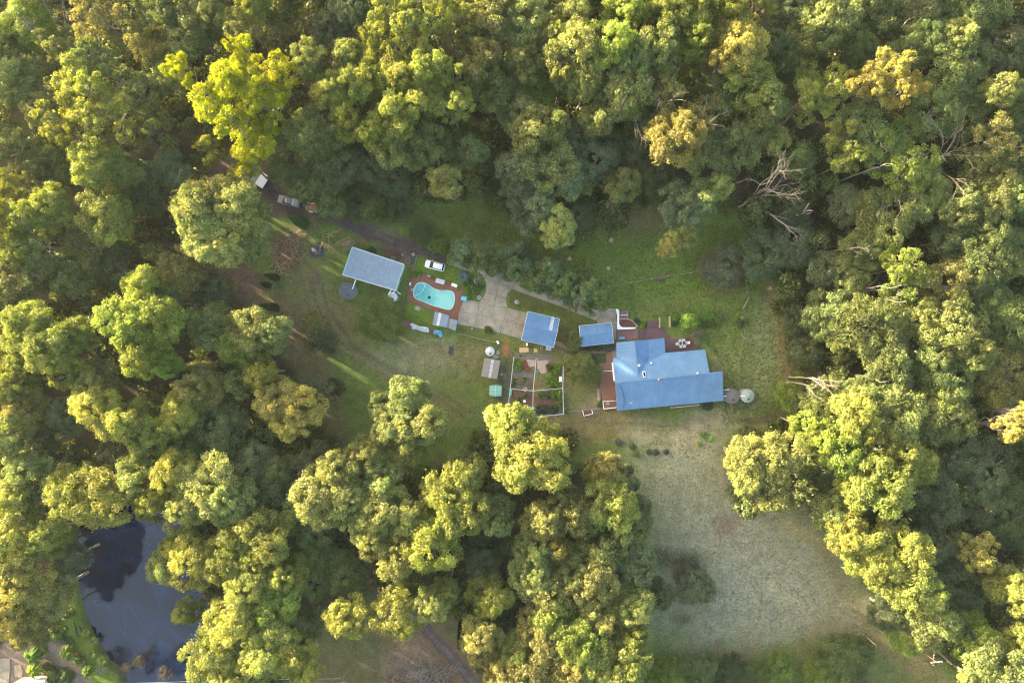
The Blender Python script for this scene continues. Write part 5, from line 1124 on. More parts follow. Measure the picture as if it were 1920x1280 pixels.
# ---------------------------------------------------------------- outdoor table and six chairs
X, Y, _ = P(*cN(1700, 888), 1.2); troot = thing('garden_table', 'dark-topped outdoor dining table amid six cream chairs on the plum deck', 'table', (X, Y, .5), AH)
L_('top', MB().box((0, 0, .72), (1.9, 1.0, .05)), 'steel', troot, bevel=.03)
for s_ in (-1, 1): L_('top_insert', MB().box((s_*.42, 0, .76), (.6, .75, .02)), 'black', troot)
for a in (-1, 1):
    for b_ in (-1, 1): L_('leg', MB().box((a*.8, b_*.4, .35), (.07, .07, .7)), 'steel', troot)
ch = thing('garden_chair', 'cream chair on the upper side of the deck table, left one', 'chair', (0, 0, .5), 0, 'cream chairs round the deck table')
CH = mat('cream_chair', (.62, .60, .50), .6, .12, 3)
L_('seat', MB().box((0, 0, .43), (.56, .56, .07)), CH, ch, bevel=.02); L_('backrest', MB().box((0, -.30, .72), (.56, .06, .58), rx=.15), CH, ch, bevel=.02)
for a in (-1, 1):
    for b_ in (-1, 1): L_('leg', MB().box((a*.24, b_*.24, .2), (.05, .05, .4)), CH, ch)
    L_('armrest', MB().box((a*.29, 0, .62), (.05, .5, .04)), CH, ch)
spots_ = [(1653, 838, PI, 'cream chair on the upper side of the deck table, left one'), (1720, 832, PI, 'cream chair on the upper side of the deck table, right one'), (1592, 902, -PI/2, 'cream chair at the left end of the deck table'),
 (1812, 878, PI/2, 'cream chair at the right end of the deck table'), (1668, 950, 0, 'cream chair on the house side of the deck table, left one'), (1737, 944, 0, 'cream chair on the house side of the deck table, right one')]
for i, (zx, zy, rz, lb) in enumerate(spots_):
    c_ = ch if i == 0 else copy_tree(ch); x, y, _ = P(*cN(zx, zy), .95); c_.location = (x, y, .5); c_.rotation_euler = (0, 0, rz+AH); c_['label'] = lb
for lab_, zx0, y0, y1 in (('timber-framed trellis screen right of the plum steps', 1247, 372, 575), ('second thin timber trellis left of the lime bush', 1450, 348, 560)):
    a, b_ = P(*cN(zx0, y0), 1.5), P(*cN(zx0+4, y1), 1.5); root = thing('trellis', lab_, 'trellis', (a[0], a[1], 0))
    for t_ in (0, .5, 1): q = lerp(a, b_, t_); obj('post', MB().box((q[0], q[1], .75), (.12, .12, 1.5)), M['timber'], root)
    for z_ in (.3, .7, 1.1, 1.5): obj('rail', edge_bar((a[0], a[1], z_), (b_[0], b_[1], z_), .28 if z_ == 1.5 else .05, .05), M['timber'], root)

# ---------------------------------------------------------------- vegetable garden
root = thing('garden_enclosure', 'white pipe frame enclosing the four-bay vegetable garden', 'garden frame', P(1005, 720))
gp = dict(a=(620, 420), b=(872, 432), c=(1178, 482), d=(1172, 765), e=(1180, 1058), f=(832, 1090), g=(545, 1065), h=(580, 770), i=(838, 795))
zt = 1.9; GPt = {k: P(*cC(*v_), zt) for k, v_ in gp.items()}
for k, q in GPt.items(): obj('post', MB().tube((q[0], q[1], 0), (q[0], q[1], zt+.05), .05, n=6), M['white'], root)
for a, b_, w in (('a', 'h', .14), ('h', 'g', .14), ('a', 'b', .06), ('b', 'c', .06), ('c', 'd', .16), ('d', 'e', .16), ('e', 'f', .12), ('f', 'g', .12), ('b', 'i', .13), ('i', 'f', .13), ('h', 'i', .12), ('i', 'd', .12)): obj('rail', edge_bar(GPt[a], GPt[b_], w, .08), M['steel' if w > .1 else 'grey_timber'], root)
for a, b_ in (('a', 'h'), ('h', 'g'), ('c', 'd'), ('d', 'e'), ('e', 'f'), ('a', 'b'), ('b', 'c')):
    mb = MB(); n = max(3, int(math.dist(GPt[a][:2], GPt[b_][:2])/.6))
    for i in range(n+1): q = lerp(GPt[a], GPt[b_], i/n); mb.box((q[0], q[1], zt/2), (.015, .015, zt))
    for z_ in (.3, .8, 1.3): q0, q1 = GPt[a], GPt[b_]; l = math.dist(q0[:2], q1[:2]); mb.box(((q0[0]+q1[0])/2, (q0[1]+q1[1])/2, z_), (l, .015, .015), math.atan2(q1[1]-q0[1], q1[0]-q0[0]))
    obj('wire_mesh', mb, M['steel'], root)
def bed(label, pts, m_, h=.16, name='garden_bed', f=cC, kind=None):
    p = xy(f, pts); root = thing(name, label, 'garden bed', cen(p)); cx, cy, _ = cen(p)
    rnd = random.Random(len(label)); sub_ = []
    for i in range(len(p)):
        a, b_ = p[i], p[(i+1) % len(p)]
        for t_ in (0, .33, .66): sub_.append((a[0]+(b_[0]-a[0])*t_+rnd.uniform(-.15, .15), a[1]+(b_[1]-a[1])*t_+rnd.uniform(-.15, .15)))
    obj('soil', MB().prism(sub_, 0, h), M[m_], root)
    for k in range(4):
        t_ = rnd.uniform(.2, .6); q = inset(sub_, 0); mm = [(cx+(x-cx)*t_, cy+(y-cy)*t_) for x, y in q]
    obj('mound', MB().prism(inset(sub_, .35), h, h+.06), M[m_], root)
    return root
bed('red-brown bed in the upper left bay of the vegetable garden', [(700, 450), (765, 455), (780, 520), (820, 570), (790, 585), (720, 560), (730, 500)], 'mulch_red')
bed('pale stony patch beside the red bed in the upper left bay', [(765, 440), (860, 445), (850, 520), (800, 530), (770, 490)], 'stone', .1)
bed('grey gravel path strip across the left bays of the garden', [(610, 580), (740, 580), (850, 610), (845, 655), (720, 640), (600, 620)], 'mulch', .05, 'garden_path')
bed('small red soil bed under the gravel strip in the left bay', [(608, 655), (660, 655), (665, 685), (605, 685)], 'mulch_red')
for i, y in enumerate((690, 720, 748)): bed(f"{['upper', 'middle', 'lower'][i]} of three narrow planting rows in the left garden bay", [(620, y-8), (810, y-12), (812, y+8), (615, y+10)], 'soil2', .2)
bed('wide red-brown dug bed in the lower left garden bay', [(605, 790), (825, 805), (822, 960), (790, 990), (620, 900), (600, 850)], 'soil', .1)
bed('reddish bed stretching under the plants in the lower right bay', [(850, 850), (930, 880), (1100, 890), (1105, 940), (900, 960), (850, 930)], 'soil', .1)
bed('pale stony patch in the middle of the upper right bay', [(880, 460), (1000, 450), (1020, 500), (980, 600), (930, 600), (885, 540)], 'stone', .08)
bed('grey path running above the garden frame', [(610, 395), (690, 380), (1035, 385), (1035, 450), (870, 425), (620, 415)], 'mulch', .05, 'garden_path')
bed('dark sodden bed at the foot of the lower right bay', [(850, 985), (1170, 990), (1172, 1050), (850, 1075)], 'soil2', .08)
o = obj('brown_path', MB().prism(xy(cC, [(1085, 235), (1130, 238), (1280, 335), (1560, 345), (1740, 330), (1735, 372), (1290, 378), (1250, 350), (1080, 275)]), 0, .025), M['pave']); o['kind'] = 'structure'; o.name = 'garden_path'
o = obj('stone_path', MB().prism(xy(cC, [(1660, 375), (1725, 375), (1730, 572), (1605, 565), (1560, 500), (1580, 485), (1662, 480)]), 0, .03), M['brick2']); o['kind'] = 'structure'
o = obj('stone_path', MB().prism(xy(cC, [(1722, 300), (1780, 300), (1775, 425), (1728, 430)]), 0, .05), M['grey_timber']); o['kind'] = 'structure'
root = thing('planter_box', 'white-edged planter of brown soil on the lawn left of the deck landing', 'planter', P(*cC(1452, 1042)))
p = xy(cC, [(1395, 1015), (1497, 1008), (1510, 1053), (1408, 1076)], .4)
obj('soil', MB().prism(inset(p, .15), 0, .35), M['soil'], root)
for i in (1, 2, 3): obj('edge_board', edge_bar((*p[i], .25), (*p[(i+1) % 4], .25), .12, .5), M['white'], root)
def fence(label, pts, posth, m_='grey_timber', rails=(.5, 1.0), f=None, postw=.14, railw=.04, name='fence'):
    q = [P(*(f(*p) if f else p)) for p in pts]; root = thing(name, label, 'fence', q[0])
    for p in q: obj('post', MB().box((p[0], p[1], posth/2), (postw, postw, posth)), M[m_], root)
    for a, b_ in zip(q, q[1:]):
        for z_ in rails: obj('rail' if railw > .03 else 'wire', edge_bar((a[0], a[1], z_), (b_[0], b_[1], z_), railw, railw), M[m_], root)
    return root
fence('low pale timber rail fence below the driveway apron', [(530, 812), (600, 828), (690, 850), (770, 868), (830, 880)], .8, 'grey_timber', (.75,), cB, .12, .14)
fence('dark pool fence along the upper side of the paving', [(190, 298), (265, 322), (340, 348), (420, 375), (500, 402), (566, 428)], 1.2, 'black', (.1, 1.15), cB, .07, .05)
fence('dark pool fence down the left side of the paving', [(160, 310), (125, 400), (105, 480), (90, 550), (75, 640)], 1.2, 'black', (.1, 1.15), cB, .07, .05)
fence('brown rail along the lower edge of the pool lawn', [(70, 680), (130, 695), (200, 715), (310, 742)], .9, 'rust', (.3, .85), cB, .1, .08)
fence('short timber fence left of the white car', [(183, 172), (170, 230), (150, 300)], 1.1, 'grey_timber', (.4, 1.0), cB, .1, .06)
fence('thin wire fence with pale posts across the upper lawn', [(1140, 538), (1183, 530), (1193, 528.5), (1221, 523), (1250, 518.5), (1295, 511.5), (1345, 502)], 1.2, 'stone', (.5, 1.1), None, .2, .025)
fence('wire fence with scattered posts right of the lawn bush', [(1396, 497), (1398, 527), (1399, 548), (1402.5, 558)], 1.2, 'stone', (.5, 1.1), None, .2, .025)
fence('broken double rail timber gate panel right of the lawn', [(1402.5, 558), (1391.5, 578)], 1.1, 'grey_timber', (.3, .7, 1.05), None, .2, .09)
fence('wire fence running down right of the garden bed', [(1391.5, 578), (1390, 594), (1396, 611), (1383.5, 675), (1384, 735)], 1.1, 'grey_timber', (.5, 1.0), None, .15, .025)
fence('low edging fence along the foot of the left lawn', [(1190, 1035), (1260, 1025), (1330, 1020), (1395, 1010), (1510, 1000), (1610, 990)], .5, 'grey_timber', (.4,), cC, .1, .1)
fence('brown fence hidden at the left of the vegetable garden', [(480, 640), (575, 645)], 1.2, 'grey_timber', (.5, 1.1), cC, .1, .06)

# ---------------------------------------------------------------- shrubs and garden plants
def shrub_proto(seed, kind):
    rng = np.random.default_rng(seed); cl = []
    if kind == 'dome':
        for d in rand_dirs(rng, 46, -.2): cl.append((np.array([0, 0, .32])+d*np.array([.68, .68, .55])*rng.uniform(.85, 1.1), rng.uniform(.16, .27), rng.uniform(.3, .7)))
        a = clumps_to_leaves(rng, cl, 2300, .085, .15, flat=.85, jitter=.6)
    elif kind == 'leafy':      # loose big-leaved vegetable plant
        for d in rand_dirs(rng, 16, 0): cl.append((np.array([0, 0, .2])+d*np.array([.62, .62, .5]), rng.uniform(.18, .3), rng.uniform(.3, .8)))
        a = clumps_to_leaves(rng, cl, 700, .17, .1, flat=.8, jitter=.9)
    elif kind == 'cypress':    # unit: height 1, radius 1 -> scaled
        for i in range(260):
            h = rng.uniform(0.02, 1); r = (1-h**2.2)*rng.uniform(.75, 1)*min(1, .6+h*4); t_ = rng.uniform(0, 2*PI); cl.append((np.array([r*math.cos(t_)*.85, r*math.sin(t_)*.85, h]), .16, rng.uniform(.3, .7)))
        C, Nn, Sz, T, Tp = clumps_to_leaves(rng, cl, 1500, .11, .02, flat=.35, jitter=.5); a = (C, Nn, Sz, T, Tp)
    return leaf_mesh('foliage_'+kind, *a, rng)
SP = {'dome': [shrub_proto(s, 'dome') for s in (41, 42)], 'leafy': [shrub_proto(43, 'leafy')], 'cypress': [shrub_proto(44, 'cypress')]}
def plant(label, px, py, rpx, h, col, kind='dome', name='shrub', cat='shrub', group=None, tip=.2, ry=None, rz=None):
    x, y, _ = P(px, py, h*.6); r = rpx*K*(H-h*.6)/H; rnd = random.Random(label); s = SP[kind]
    root = thing(name, label, cat, (x, y, 0), rnd.uniform(0, 6.28) if rz is None else rz, group)
    o = bpy.data.objects.new('foliage', s[rnd.randrange(len(s))]); link(o, root); o.scale = (r, r*(ry or 1), h); o.color = (*[q*1.5 for q in col], tip)
    st = L_('stem', MB().tube((0, 0, -.05), (0, 0, h*.6), max(.03, r*.06), max(.02, r*.03), 6), DARKBARK, root)
    return root
def bigbush(label, px, py, rpx, h, col, kind='R', name='bush', cat='bush', group=None, tip=.3):
    me = PROTO[kind][random.Random(label).randrange(len(PROTO[kind]))][0]; x, y, _ = P(px, py, h*.6); r = rpx*K*(H-h*.6)/H
    root = thing(name, label, cat, (x, y, 0), random.Random(label).uniform(0, 6), group); root.scale = (r/4.7, r/4.7, h/11.2)
    o = bpy.data.objects.new('crown', me); link(o, root); o.location = (0, 0, -9.6); o.color = (*[q*1.5 for q in col], tip)
    st = L_('trunk', MB().tube((0, 0, -.2), (0, 0, 6.5), .3, .15, 7), DARKBARK, root); return root
HG = (.098, .148, .074)
hedge = [(870, 466, 25, 6.5), (908, 482, 31, 7.5), (938, 476, 20, 6.5), (963, 488, 29, 7.5), (985, 512, 20, 6.5), (1004, 517, 27, 7), (1030, 505, 22, 7), (1046, 533, 25, 7), (1062, 522, 20, 6.5), (1082, 544, 27, 7), (1100, 535, 22, 6.5), (1115, 556, 24, 6.5), (968, 461, 16, 6), (895, 462, 18, 6.5)]
for i, (x, y, r, h) in enumerate(hedge):
    k = random.Random(i); f = k.uniform(.8, 1.15)
    nth = ['first', 'second', 'third', 'fourth', 'fifth', 'sixth', 'seventh', 'eighth', 'ninth', 'tenth', 'eleventh', 'twelfth', 'thirteenth', 'fourteenth'][sorted(range(14), key=lambda j: hedge[j][0]).index(i)]
    bigbush(f'{nth} dense tree from the left in the row above the driveway', x+3, y+4, r*1.12, h+1.8, (HG[0]*f*.66, HG[1]*f*.7, HG[2]*f*.62*(1.15 if i % 3 == 0 else .8)), 'G', 'hedge_tree', 'tree', 'dense trees in the row above the driveway', .35)
for lb, x, y, r, h, c_ in (('bright green leafy bush hanging over the start of the concrete driveway', 849, 483, 13, 4.5, (.075, .13, .018)), ('green bush right of the dirt drive above the white car', 822, 458, 20, 4.5, (.060, .100, .020)), ('mid green bush at the left end of the driveway tree row', 838, 462, 17, 5, (.065, .105, .020)),
   ('dark feathery bush beside the dirt drive above the grey shed', 789, 438, 20, 4, (.038, .060, .020)), ('low green bush on the upper verge of the dirt drive', 800, 448, 15, 3, (.048, .078, .022)),
   ('round green bush between the tank and the white tarpaulin', 716, 599, 41, 5, (.058, .082, .014)), ('grey scrubby round bush on the upper lawn beside the fence', 1354, 500, 41, 5, (.070, .072, .040)), ('dark green low bush at the lower right foot of the grey lawn bush', 1380, 527, 13, 2, (.035, .055, .025)),
   ('orange-leaning citrus tree between the vegetable garden and the path', 1087, 687, 29, 4, (.062, .080, .016)), ('smaller bright bush right of the citrus by the left deck', 1115, 700, 16, 3, (.060, .095, .016)), ('leafy bush against the left wall of the small blue shed', 1080, 632, 15, 3.5, (.060, .085, .026)),
   ('second leafy bush below the left corner of the small blue shed', 1076, 650, 13, 3, (.056, .080, .022)), ('large pale grey-green tree standing in the lower left of the paddock', 1303, 1098, 36, 6, (.080, .092, .048)), ('dull grey bush above left of the lone paddock tree', 1290, 1072, 26, 4, (.055, .060, .042)),
   ('grey bush at the right end of the plum deck', 1307, 630, 14, 2.6, (.075, .080, .050)), ('dark bush above the left side of the driveway tree row', 757, 395, 20, 4, (.040, .060, .026)), ('thick dark bush beside the drive above the trailer', 612, 370, 22, 5, (.042, .062, .026)), ('grey-green bush on the verge right of the trailer', 640, 380, 26, 5, (.046, .066, .026)),
   ('broad bush between the drive and the upper forest', 680, 375, 30, 6, (.044, .064, .028)), ('bush where the drive verge meets the upper forest', 720, 395, 22, 4.5, (.050, .078, .024)), ('low bush on the verge above the widest part of the drive', 672, 402, 16, 3, (.060, .090, .022)), ('dusky bush below the forest edge beside the open grass', 745, 360, 24, 5, (.040, .058, .028))):
    bigbush(lb, x, y, r, h, c_, 'R' if r > 25 else 'G', tip=.5 if 'citrus' in lb else .3)
lime = plant('rounded lime-green bush in the lawn garden bed', 1293, 605, 21, 2.4, (.12, .19, .030), tip=.3)
for lb, f_, zx, zy, r, h, c_, kd in (('low lime hedge block left of the rounded lime bush', cD, 1000, 190, 9, 1, (.08, .14, .02), 'dome'), ('clipped green hedge right of the rounded lime bush', cD, 1290, 180, 9, 1, (.07, .14, .018), 'dome'), ('clipped green hedge segment beside the black bin', cD, 1350, 182, 9, 1, (.07, .14, .018), 'dome'),
   ('bushy green clump at the right end of the lawn bed', cD, 1430, 195, 10, 1.4, (.075, .12, .03), 'dome'), ('olive clump along the lower edge of the lawn bed', cD, 1300, 250, 9, .9, (.055, .075, .025), 'leafy'), ('second olive clump at the lower right of the lawn bed', cD, 1370, 255, 9, .9, (.06, .08, .03), 'leafy'), ('third olive clump under the rounded lime bush', cD, 1150, 300, 8, .9, (.055, .07, .03), 'leafy'),
   ('dull clump left of the rounded lime bush', cD, 980, 255, 8, .9, (.05, .065, .03), 'leafy'), ('bright green plant beside the plum steps', cD, 668, 263, 7, .9, (.10, .19, .015), 'leafy'), ('grey-green plant left of the bright plant by the plum steps', cD, 610, 225, 8, .8, (.045, .06, .035), 'leafy'), ('single dark bush at the right of the lawn by the wire fence', cD, 1650, 240, 9, 1.8, (.04, .065, .03), 'dome'),
   ('grey clump against the lower wall of the small blue shed, left', cC, 1480, 312, 8, 1.6, (.05, .065, .04), 'dome'), ('green clump against the lower wall of the small blue shed, middle', cC, 1570, 305, 8, 1.6, (.05, .075, .025), 'dome'), ('silvery clump against the lower wall of the small blue shed, right', cC, 1660, 310, 10, 1.4, (.07, .095, .085), 'dome'), ('silvery clump between the small shed and the house corner', cC, 1725, 300, 8, 1.2, (.07, .095, .085), 'dome'),
   ('olive clump above the stone path by the house', cC, 1480, 430, 11, 1.2, (.04, .055, .02), 'leafy'), ('vivid green plant in the upper left garden bay', cC, 660, 520, 11, 1.0, (.09, .16, .02), 'leafy'), ('small vivid plant at the top left garden corner', cC, 640, 480, 8, .8, (.08, .14, .02), 'leafy'), ('vivid green clump at the top right garden corner', cC, 1110, 550, 11, 1.2, (.085, .16, .015), 'leafy'),
   ('second vivid clump beside the top right garden corner', cC, 1075, 575, 8, 1.0, (.08, .15, .02), 'leafy'), ('tall olive stalks near the middle of the upper right bay', cC, 1020, 530, 8, 1.2, (.06, .08, .02), 'leafy'), ('large vivid clump above the garden crossbar on the right', cC, 1040, 670, 13, 1.2, (.085, .16, .018), 'leafy'), ('vivid clump touching the garden crossbar on the right', cC, 1030, 725, 9, 1.0, (.08, .15, .02), 'leafy'),
   ('vivid clump under the white garden bench', cC, 1125, 725, 8, 1.0, (.085, .16, .015), 'leafy'), ('row of seedlings at the left of the planting rows', cC, 615, 715, 7, .6, (.06, .10, .02), 'leafy'), ('seedling patch in the planting rows', cC, 740, 675, 7, .5, (.06, .10, .02), 'leafy'), ('clump in the left of the lower right bay', cC, 950, 850, 11, 1.0, (.06, .10, .03), 'leafy'),
   ('grey-green clump in the middle of the lower right bay', cC, 1010, 845, 9, .9, (.06, .085, .05), 'leafy'), ('vivid clump right in the lower right bay', cC, 1080, 830, 10, 1.1, (.08, .15, .02), 'leafy'), ('climbing plant along the right rail of the garden', cC, 1145, 850, 9, 1.4, (.075, .13, .018), 'dome'), ('lower climbing plant along the right rail', cC, 1145, 930, 8, 1.4, (.065, .11, .02), 'dome'),
   ('dark leafy mass at the foot of the garden, left', cC, 900, 1010, 11, .9, (.035, .05, .03), 'leafy'), ('dark leafy mass at the foot of the garden, middle', cC, 985, 1005, 12, .9, (.035, .048, .03), 'leafy'), ('dark leafy mass at the foot of the garden, right', cC, 1070, 1005, 11, .9, (.035, .05, .032), 'leafy'), ('lone small plant on the brown lower left bed', cC, 755, 850, 6, .7, (.05, .08, .04), 'leafy'),
   ('weedy strip in the lower left garden bay', cC, 690, 900, 8, .6, (.05, .07, .02), 'leafy'), ('small green plant right of the garden foot', cC, 1195, 1020, 6, .9, (.09, .14, .02), 'dome'), ('small shrub beside the deck landing', cC, 1585, 945, 6, .9, (.08, .12, .02), 'dome'), ('leafy shrub over the lower edge of the driveway apron', cB, 765, 780, 10, 1.2, (.07, .10, .02), 'leafy'),
   ('yellow-green pot plant at the upper left pool corner', cE, 1018, 435, 6, .9, (.15, .19, .03), 'leafy'), ('bigger green plant at the upper left of the pool', cE, 1080, 420, 8, 1.0, (.10, .18, .02), 'leafy'), ('small plant beside the planter on the pool paving', cE, 1222, 460, 4.5, .7, (.10, .17, .02), 'leafy'), ('small plant at the right end of the white pool bench', cE, 1503, 572, 5, .7, (.09, .17, .02), 'leafy'),
   ('mixed leafy bed by the driveway curve, lower clump', cB, 640, 450, 14, 1.0, (.06, .10, .02), 'leafy'), ('mixed leafy bed by the driveway curve, upper clump', cB, 600, 400, 11, 1.0, (.055, .09, .02), 'leafy'), ('mixed leafy bed by the driveway curve, right clump', cB, 700, 420, 10, .9, (.05, .08, .025), 'leafy'), ('yellowish clump at the lower end of the driveway curve bed', cB, 620, 500, 9, .8, (.07, .12, .02), 'leafy'),
   ('dark bush pressed against the upper wall of the grey shed', cA, 815, 560, 9, 1.4, (.04, .06, .03), 'dome'), ('dark low bush against the lower house wall', cD, 1320, 1055, 13, .8, (.035, .05, .035), 'dome')):
    plant(lb, *f_(zx, zy), r, h, c_, kd, name='garden_plant' if kd == 'leafy' else 'shrub', cat='plant' if kd == 'leafy' else 'shrub')
for lb, x, y, r, h, c_ in (('vivid green weed clump on the dry ground above the paddock', 1332, 822, 6, .6, (.11, .22, .02)), ('green weedy clump below the dry strip above the paddock, right', 1320, 815, 9, .7, (.06, .10, .025)), ('small round green clump above the paddock, left of the weed clump', 1312, 834, 6, .7, (.07, .13, .02)), ('dark round clump above the paddock, leftmost of the row', 1186, 837, 7, .6, (.035, .05, .025)),
   ('green round clump second in the row above the paddock', 1192, 849, 7, .7, (.07, .10, .02)), ('dark tuft third in the row above the paddock', 1217, 847, 7, .5, (.04, .055, .025)), ('dark tuft fourth in the row above the paddock', 1230, 848, 7, .6, (.035, .04, .025)), ('dark tuft fifth in the row above the paddock', 1249, 847, 6, .6, (.035, .04, .025)), ('grey stump-like tuft at the left end of the row above the paddock', 1160, 829, 8, .7, (.06, .06, .055))):
    plant(lb, x, y, r, h, tuple(q*1.5 for q in c_), 'leafy' if 'weed' in lb else 'dome', name='shrub', cat='shrub', group='clumps in a row above the paddock')
# tall narrow conifers
for lb, bx, by, h, r, c_ in (('upper dark conical cypress at the left of the yard', 521, 522, 8, .9, (.030, .048, .020)), ('lower dark conical cypress at the left of the yard', 519, 577, 9.5, 1.05, (.028, .046, .018)), ('broad green conifer below the parked silver-grey vehicle', 572, 421, 11, 1.5, (.050, .090, .032)), ('dark cypress beside the lower dirt track', 868, 1168, 12, 1.1, (.030, .050, .018)), ('short dark cypress on the sloping edge of the left yard', 505, 535, 5, .8, (.032, .05, .02))):
    x, y, _ = P(bx, by); root = thing('cypress_tree', lb, 'tree', (x, y, 0)); o = bpy.data.objects.new('foliage', SP['cypress'][0]); link(o, root); o.scale = (r, r, h); o.color = (*[q*1.4 for q in c_], .03)
    L_('trunk', MB().tube((0, 0, -.1), (0, 0, h*.9), .12, .03, 6), DARKBARK, root)
# spiky blue-grey plant by the driveway and palms by the pond
def spiky(label, px, py, rpx, h, col, n, name, cat, droop=.5, w=.08, trunk=0.0):
    x, y, _ = P(px, py, h*.7+trunk); r = rpx*K; rnd = random.Random(label); root = thing(name, label, cat, (x, y, 0)); mb = MB()
    m_ = mat('frond_'+name, col, .8, .3, 2, spec=.1)
    mbs = [MB() for _ in range(n if n <= 16 else 1)]
    for i in range(n):
        mb = mbs[i % len(mbs)]
        a = 2*PI*i/n*(1 if n <= 16 else 2.618)+rnd.uniform(-.2, .2); e = rnd.uniform(.15, 1.0 if n > 16 else .5); l = r*rnd.uniform(.8, 1.1); pts = []
        for k in range(5):
            t_ = k/4; hh = trunk+h*.3+h*.7*math.sin(e*1.2)*t_-droop*h*t_*t_; rr2 = l*math.cos(e*.8)*t_; pts.append(V((rr2*math.cos(a), rr2*math.sin(a), max(.05, hh))))
        sd_ = V((-math.sin(a), math.cos(a), 0)); o_ = len(mb.v)
        for k, p in enumerate(pts):
            ww = w*r*(.4+1.2*math.sin(PI*min(.95, .15+k/4*.8)))*.5
            mb.v += [tuple(p-sd_*ww), tuple(p+V((0, 0, ww*.4))), tuple(p+sd_*ww)]
        for k in range(4):
            for q in (0, 1): mb.f.append((o_+k*3+q, o_+k*3+q+1, o_+k*3+q+4, o_+k*3+q+3))
    for mb in mbs: o = L_('frond' if n <= 16 else 'leaves', mb, m_, root)
    if n > 16: o['kind'] = 'stuff'
    L_('trunk', MB().tube((0, 0, -.1), (0, 0, trunk+h*.3), .16, .12, 8), DARKBARK, root)
spiky('blue-grey spiky rosette plant on the lawn beside the driveway', 869, 518, 12, 1.6, (.09, .14, .13), 90, 'spiky_plant', 'plant', .3, .09)
cF = crop(0, 1130, 8)
for lb, zx, zy, r, h, c_, n in (('bright palm nearest the pond on the lower left garden path', 950, 790, 17, 2.4, (.05, .085, .01), 14), ('small bright palm at the bottom of the lower left garden', 1260, 1060, 14, 2.2, (.05, .085, .01), 13), ('large green palm left in the lower left garden', 400, 850, 19, 3, (.05, .09, .012), 14), ('vivid yellow-green palm at the bottom left corner', 430, 1060, 19, 3, (.075, .11, .010), 14)):
    spiky(lb, *cF(zx, zy), r, h, c_, n, 'palm', 'palm', .55, .22, 1.2)
for lb, zx, zy, r in (('upper strappy flax clump on the pond bank', 1380, 590, 12), ('middle strappy flax clump on the pond bank', 1360, 780, 13), ('lower strappy flax clump on the pond bank', 1520, 880, 13), ('grey strappy clump lowest on the pond bank', 1500, 1010, 14)):
    spiky(lb, *cF(zx, zy), r, 1.5, (.075, .11, .03) if 'grey' not in lb else (.12, .14, .08), 70, 'flax_plant', 'plant', .35, .06)
for lb, zx, zy, r, h, c_ in (('dark green shrub at the foot of the big bronze crown by the pond garden', 850, 470, 15, 1.6, (.05, .09, .02)), ('green shrub beside the garden path above the palm', 620, 720, 12, 1.2, (.06, .11, .025)), ('shrub with red flowers between the path and flax clumps', 1180, 880, 12, 1.2, (.05, .10, .02)), ('wide green shrub at the bottom edge of the pond garden, left', 800, 1110, 17, 1.5, (.045, .075, .02)), ('wide dark shrub at the bottom edge of the pond garden, right', 980, 1100, 17, 1.5, (.04, .065, .022)), ('low shrub near the concrete slab corner', 690, 960, 10, 1, (.055, .08, .02)), ('green clump on the grass bank above the flax', 1290, 470, 11, .9, (.06, .10, .018))):
    plant(lb, *cF(zx, zy), r, h, c_, 'dome' if 'flowers' not in lb else 'leafy')
root = thing('flower_cluster', 'red flower heads on the shrub beside the bright palm', 'flowers', P(*cF(1155, 760)))
for zx, zy in ((1145, 750), (1165, 765), (1150, 775), (1205, 915), (1190, 920), (1268, 870)): p = P(*cF(zx, zy), 1.3); obj('flower_head', MB().lathe(p, [(.05, -.1), (.17, 0), (.15, .1), (.04, .14)], 7), M['lamp_red'], root)
o = obj('concrete_slab', MB().prism(xy(cF, [(-60, 830), (150, 825), (160, 960), (130, 1250), (-60, 1250)]), 0, .12), M['concrete']); o['kind'] = 'structure'
o = obj('concrete_pad', MB().prism(xy(cF, [(215, 930), (310, 925), (345, 1000), (330, 1120), (225, 1100)]), 0, .08), M['concrete']); o['kind'] = 'structure'
root = thing('shed_roof_edge', 'pale grey shed roof showing at the bottom left corner', 'shed', P(*cF(440, 1240)))
p = [P(*cF(*q), 2.4) for q in ((210, 1178), (672, 1160), (680, 1320), (200, 1330))]; obj('roof', roof_plane(p, MB(), .6), M['steel'], root); obj('wall', MB().prism(inset([q[:2] for q in p], .3), 0, 2.3), M['cream'], root)
fence('white post rail above the bottom left shed roof', [(640, 1050), (640, 1160)], 1.3, 'white', (.5, 1.2), cF, .1, .07)
root = thing('raised_garden_rows', 'dark timber edged rows on the pond garden slope', 'garden rows', P(*cF(1080, 500)))
for a in (((970, 340), (1010, 410)), ((1040, 500), (1120, 610)), ((1185, 340), (1215, 430)), ((940, 530), (1000, 610)), ((1100, 290), (1160, 500))): obj('sleeper', edge_bar(P(*cF(*a[0]), .15), P(*cF(*a[1]), .15), .2, .3), M['ash'], root)
def reeds(label, px, py, rpx, n=160):
    rnd = random.Random(label); mb = MB()
    for i in range(n):
        a = rnd.uniform(0, 2*PI); d = rnd.uniform(0, 1)*rpx*K; x, y, _ = P(px, py); x += d*math.cos(a); y += d*math.sin(a); l = rnd.uniform(.8, 1.6)
        dx, dy = rnd.uniform(-.6, .6), rnd.uniform(-.6, .6); mb.add([(x-.04, y, -.7), (x+.04, y+.03, -.7), (x+dx, y+dy, l-.6)], [(0, 1, 2)])
    o = obj('reeds', mb, mat('brown_reeds'+str(n), (.075, .065, .03), .9, .4, 3)); tag(o, label, 'reeds')
reeds('brown reed clump in the water at the foot of the pond', 260, 1240, 13, 260); reeds('second brown reed clump right of the first in the pond', 308, 1262, 14, 261); reeds('small reed clump at the pond lower bank', 236, 1250, 9, 150)

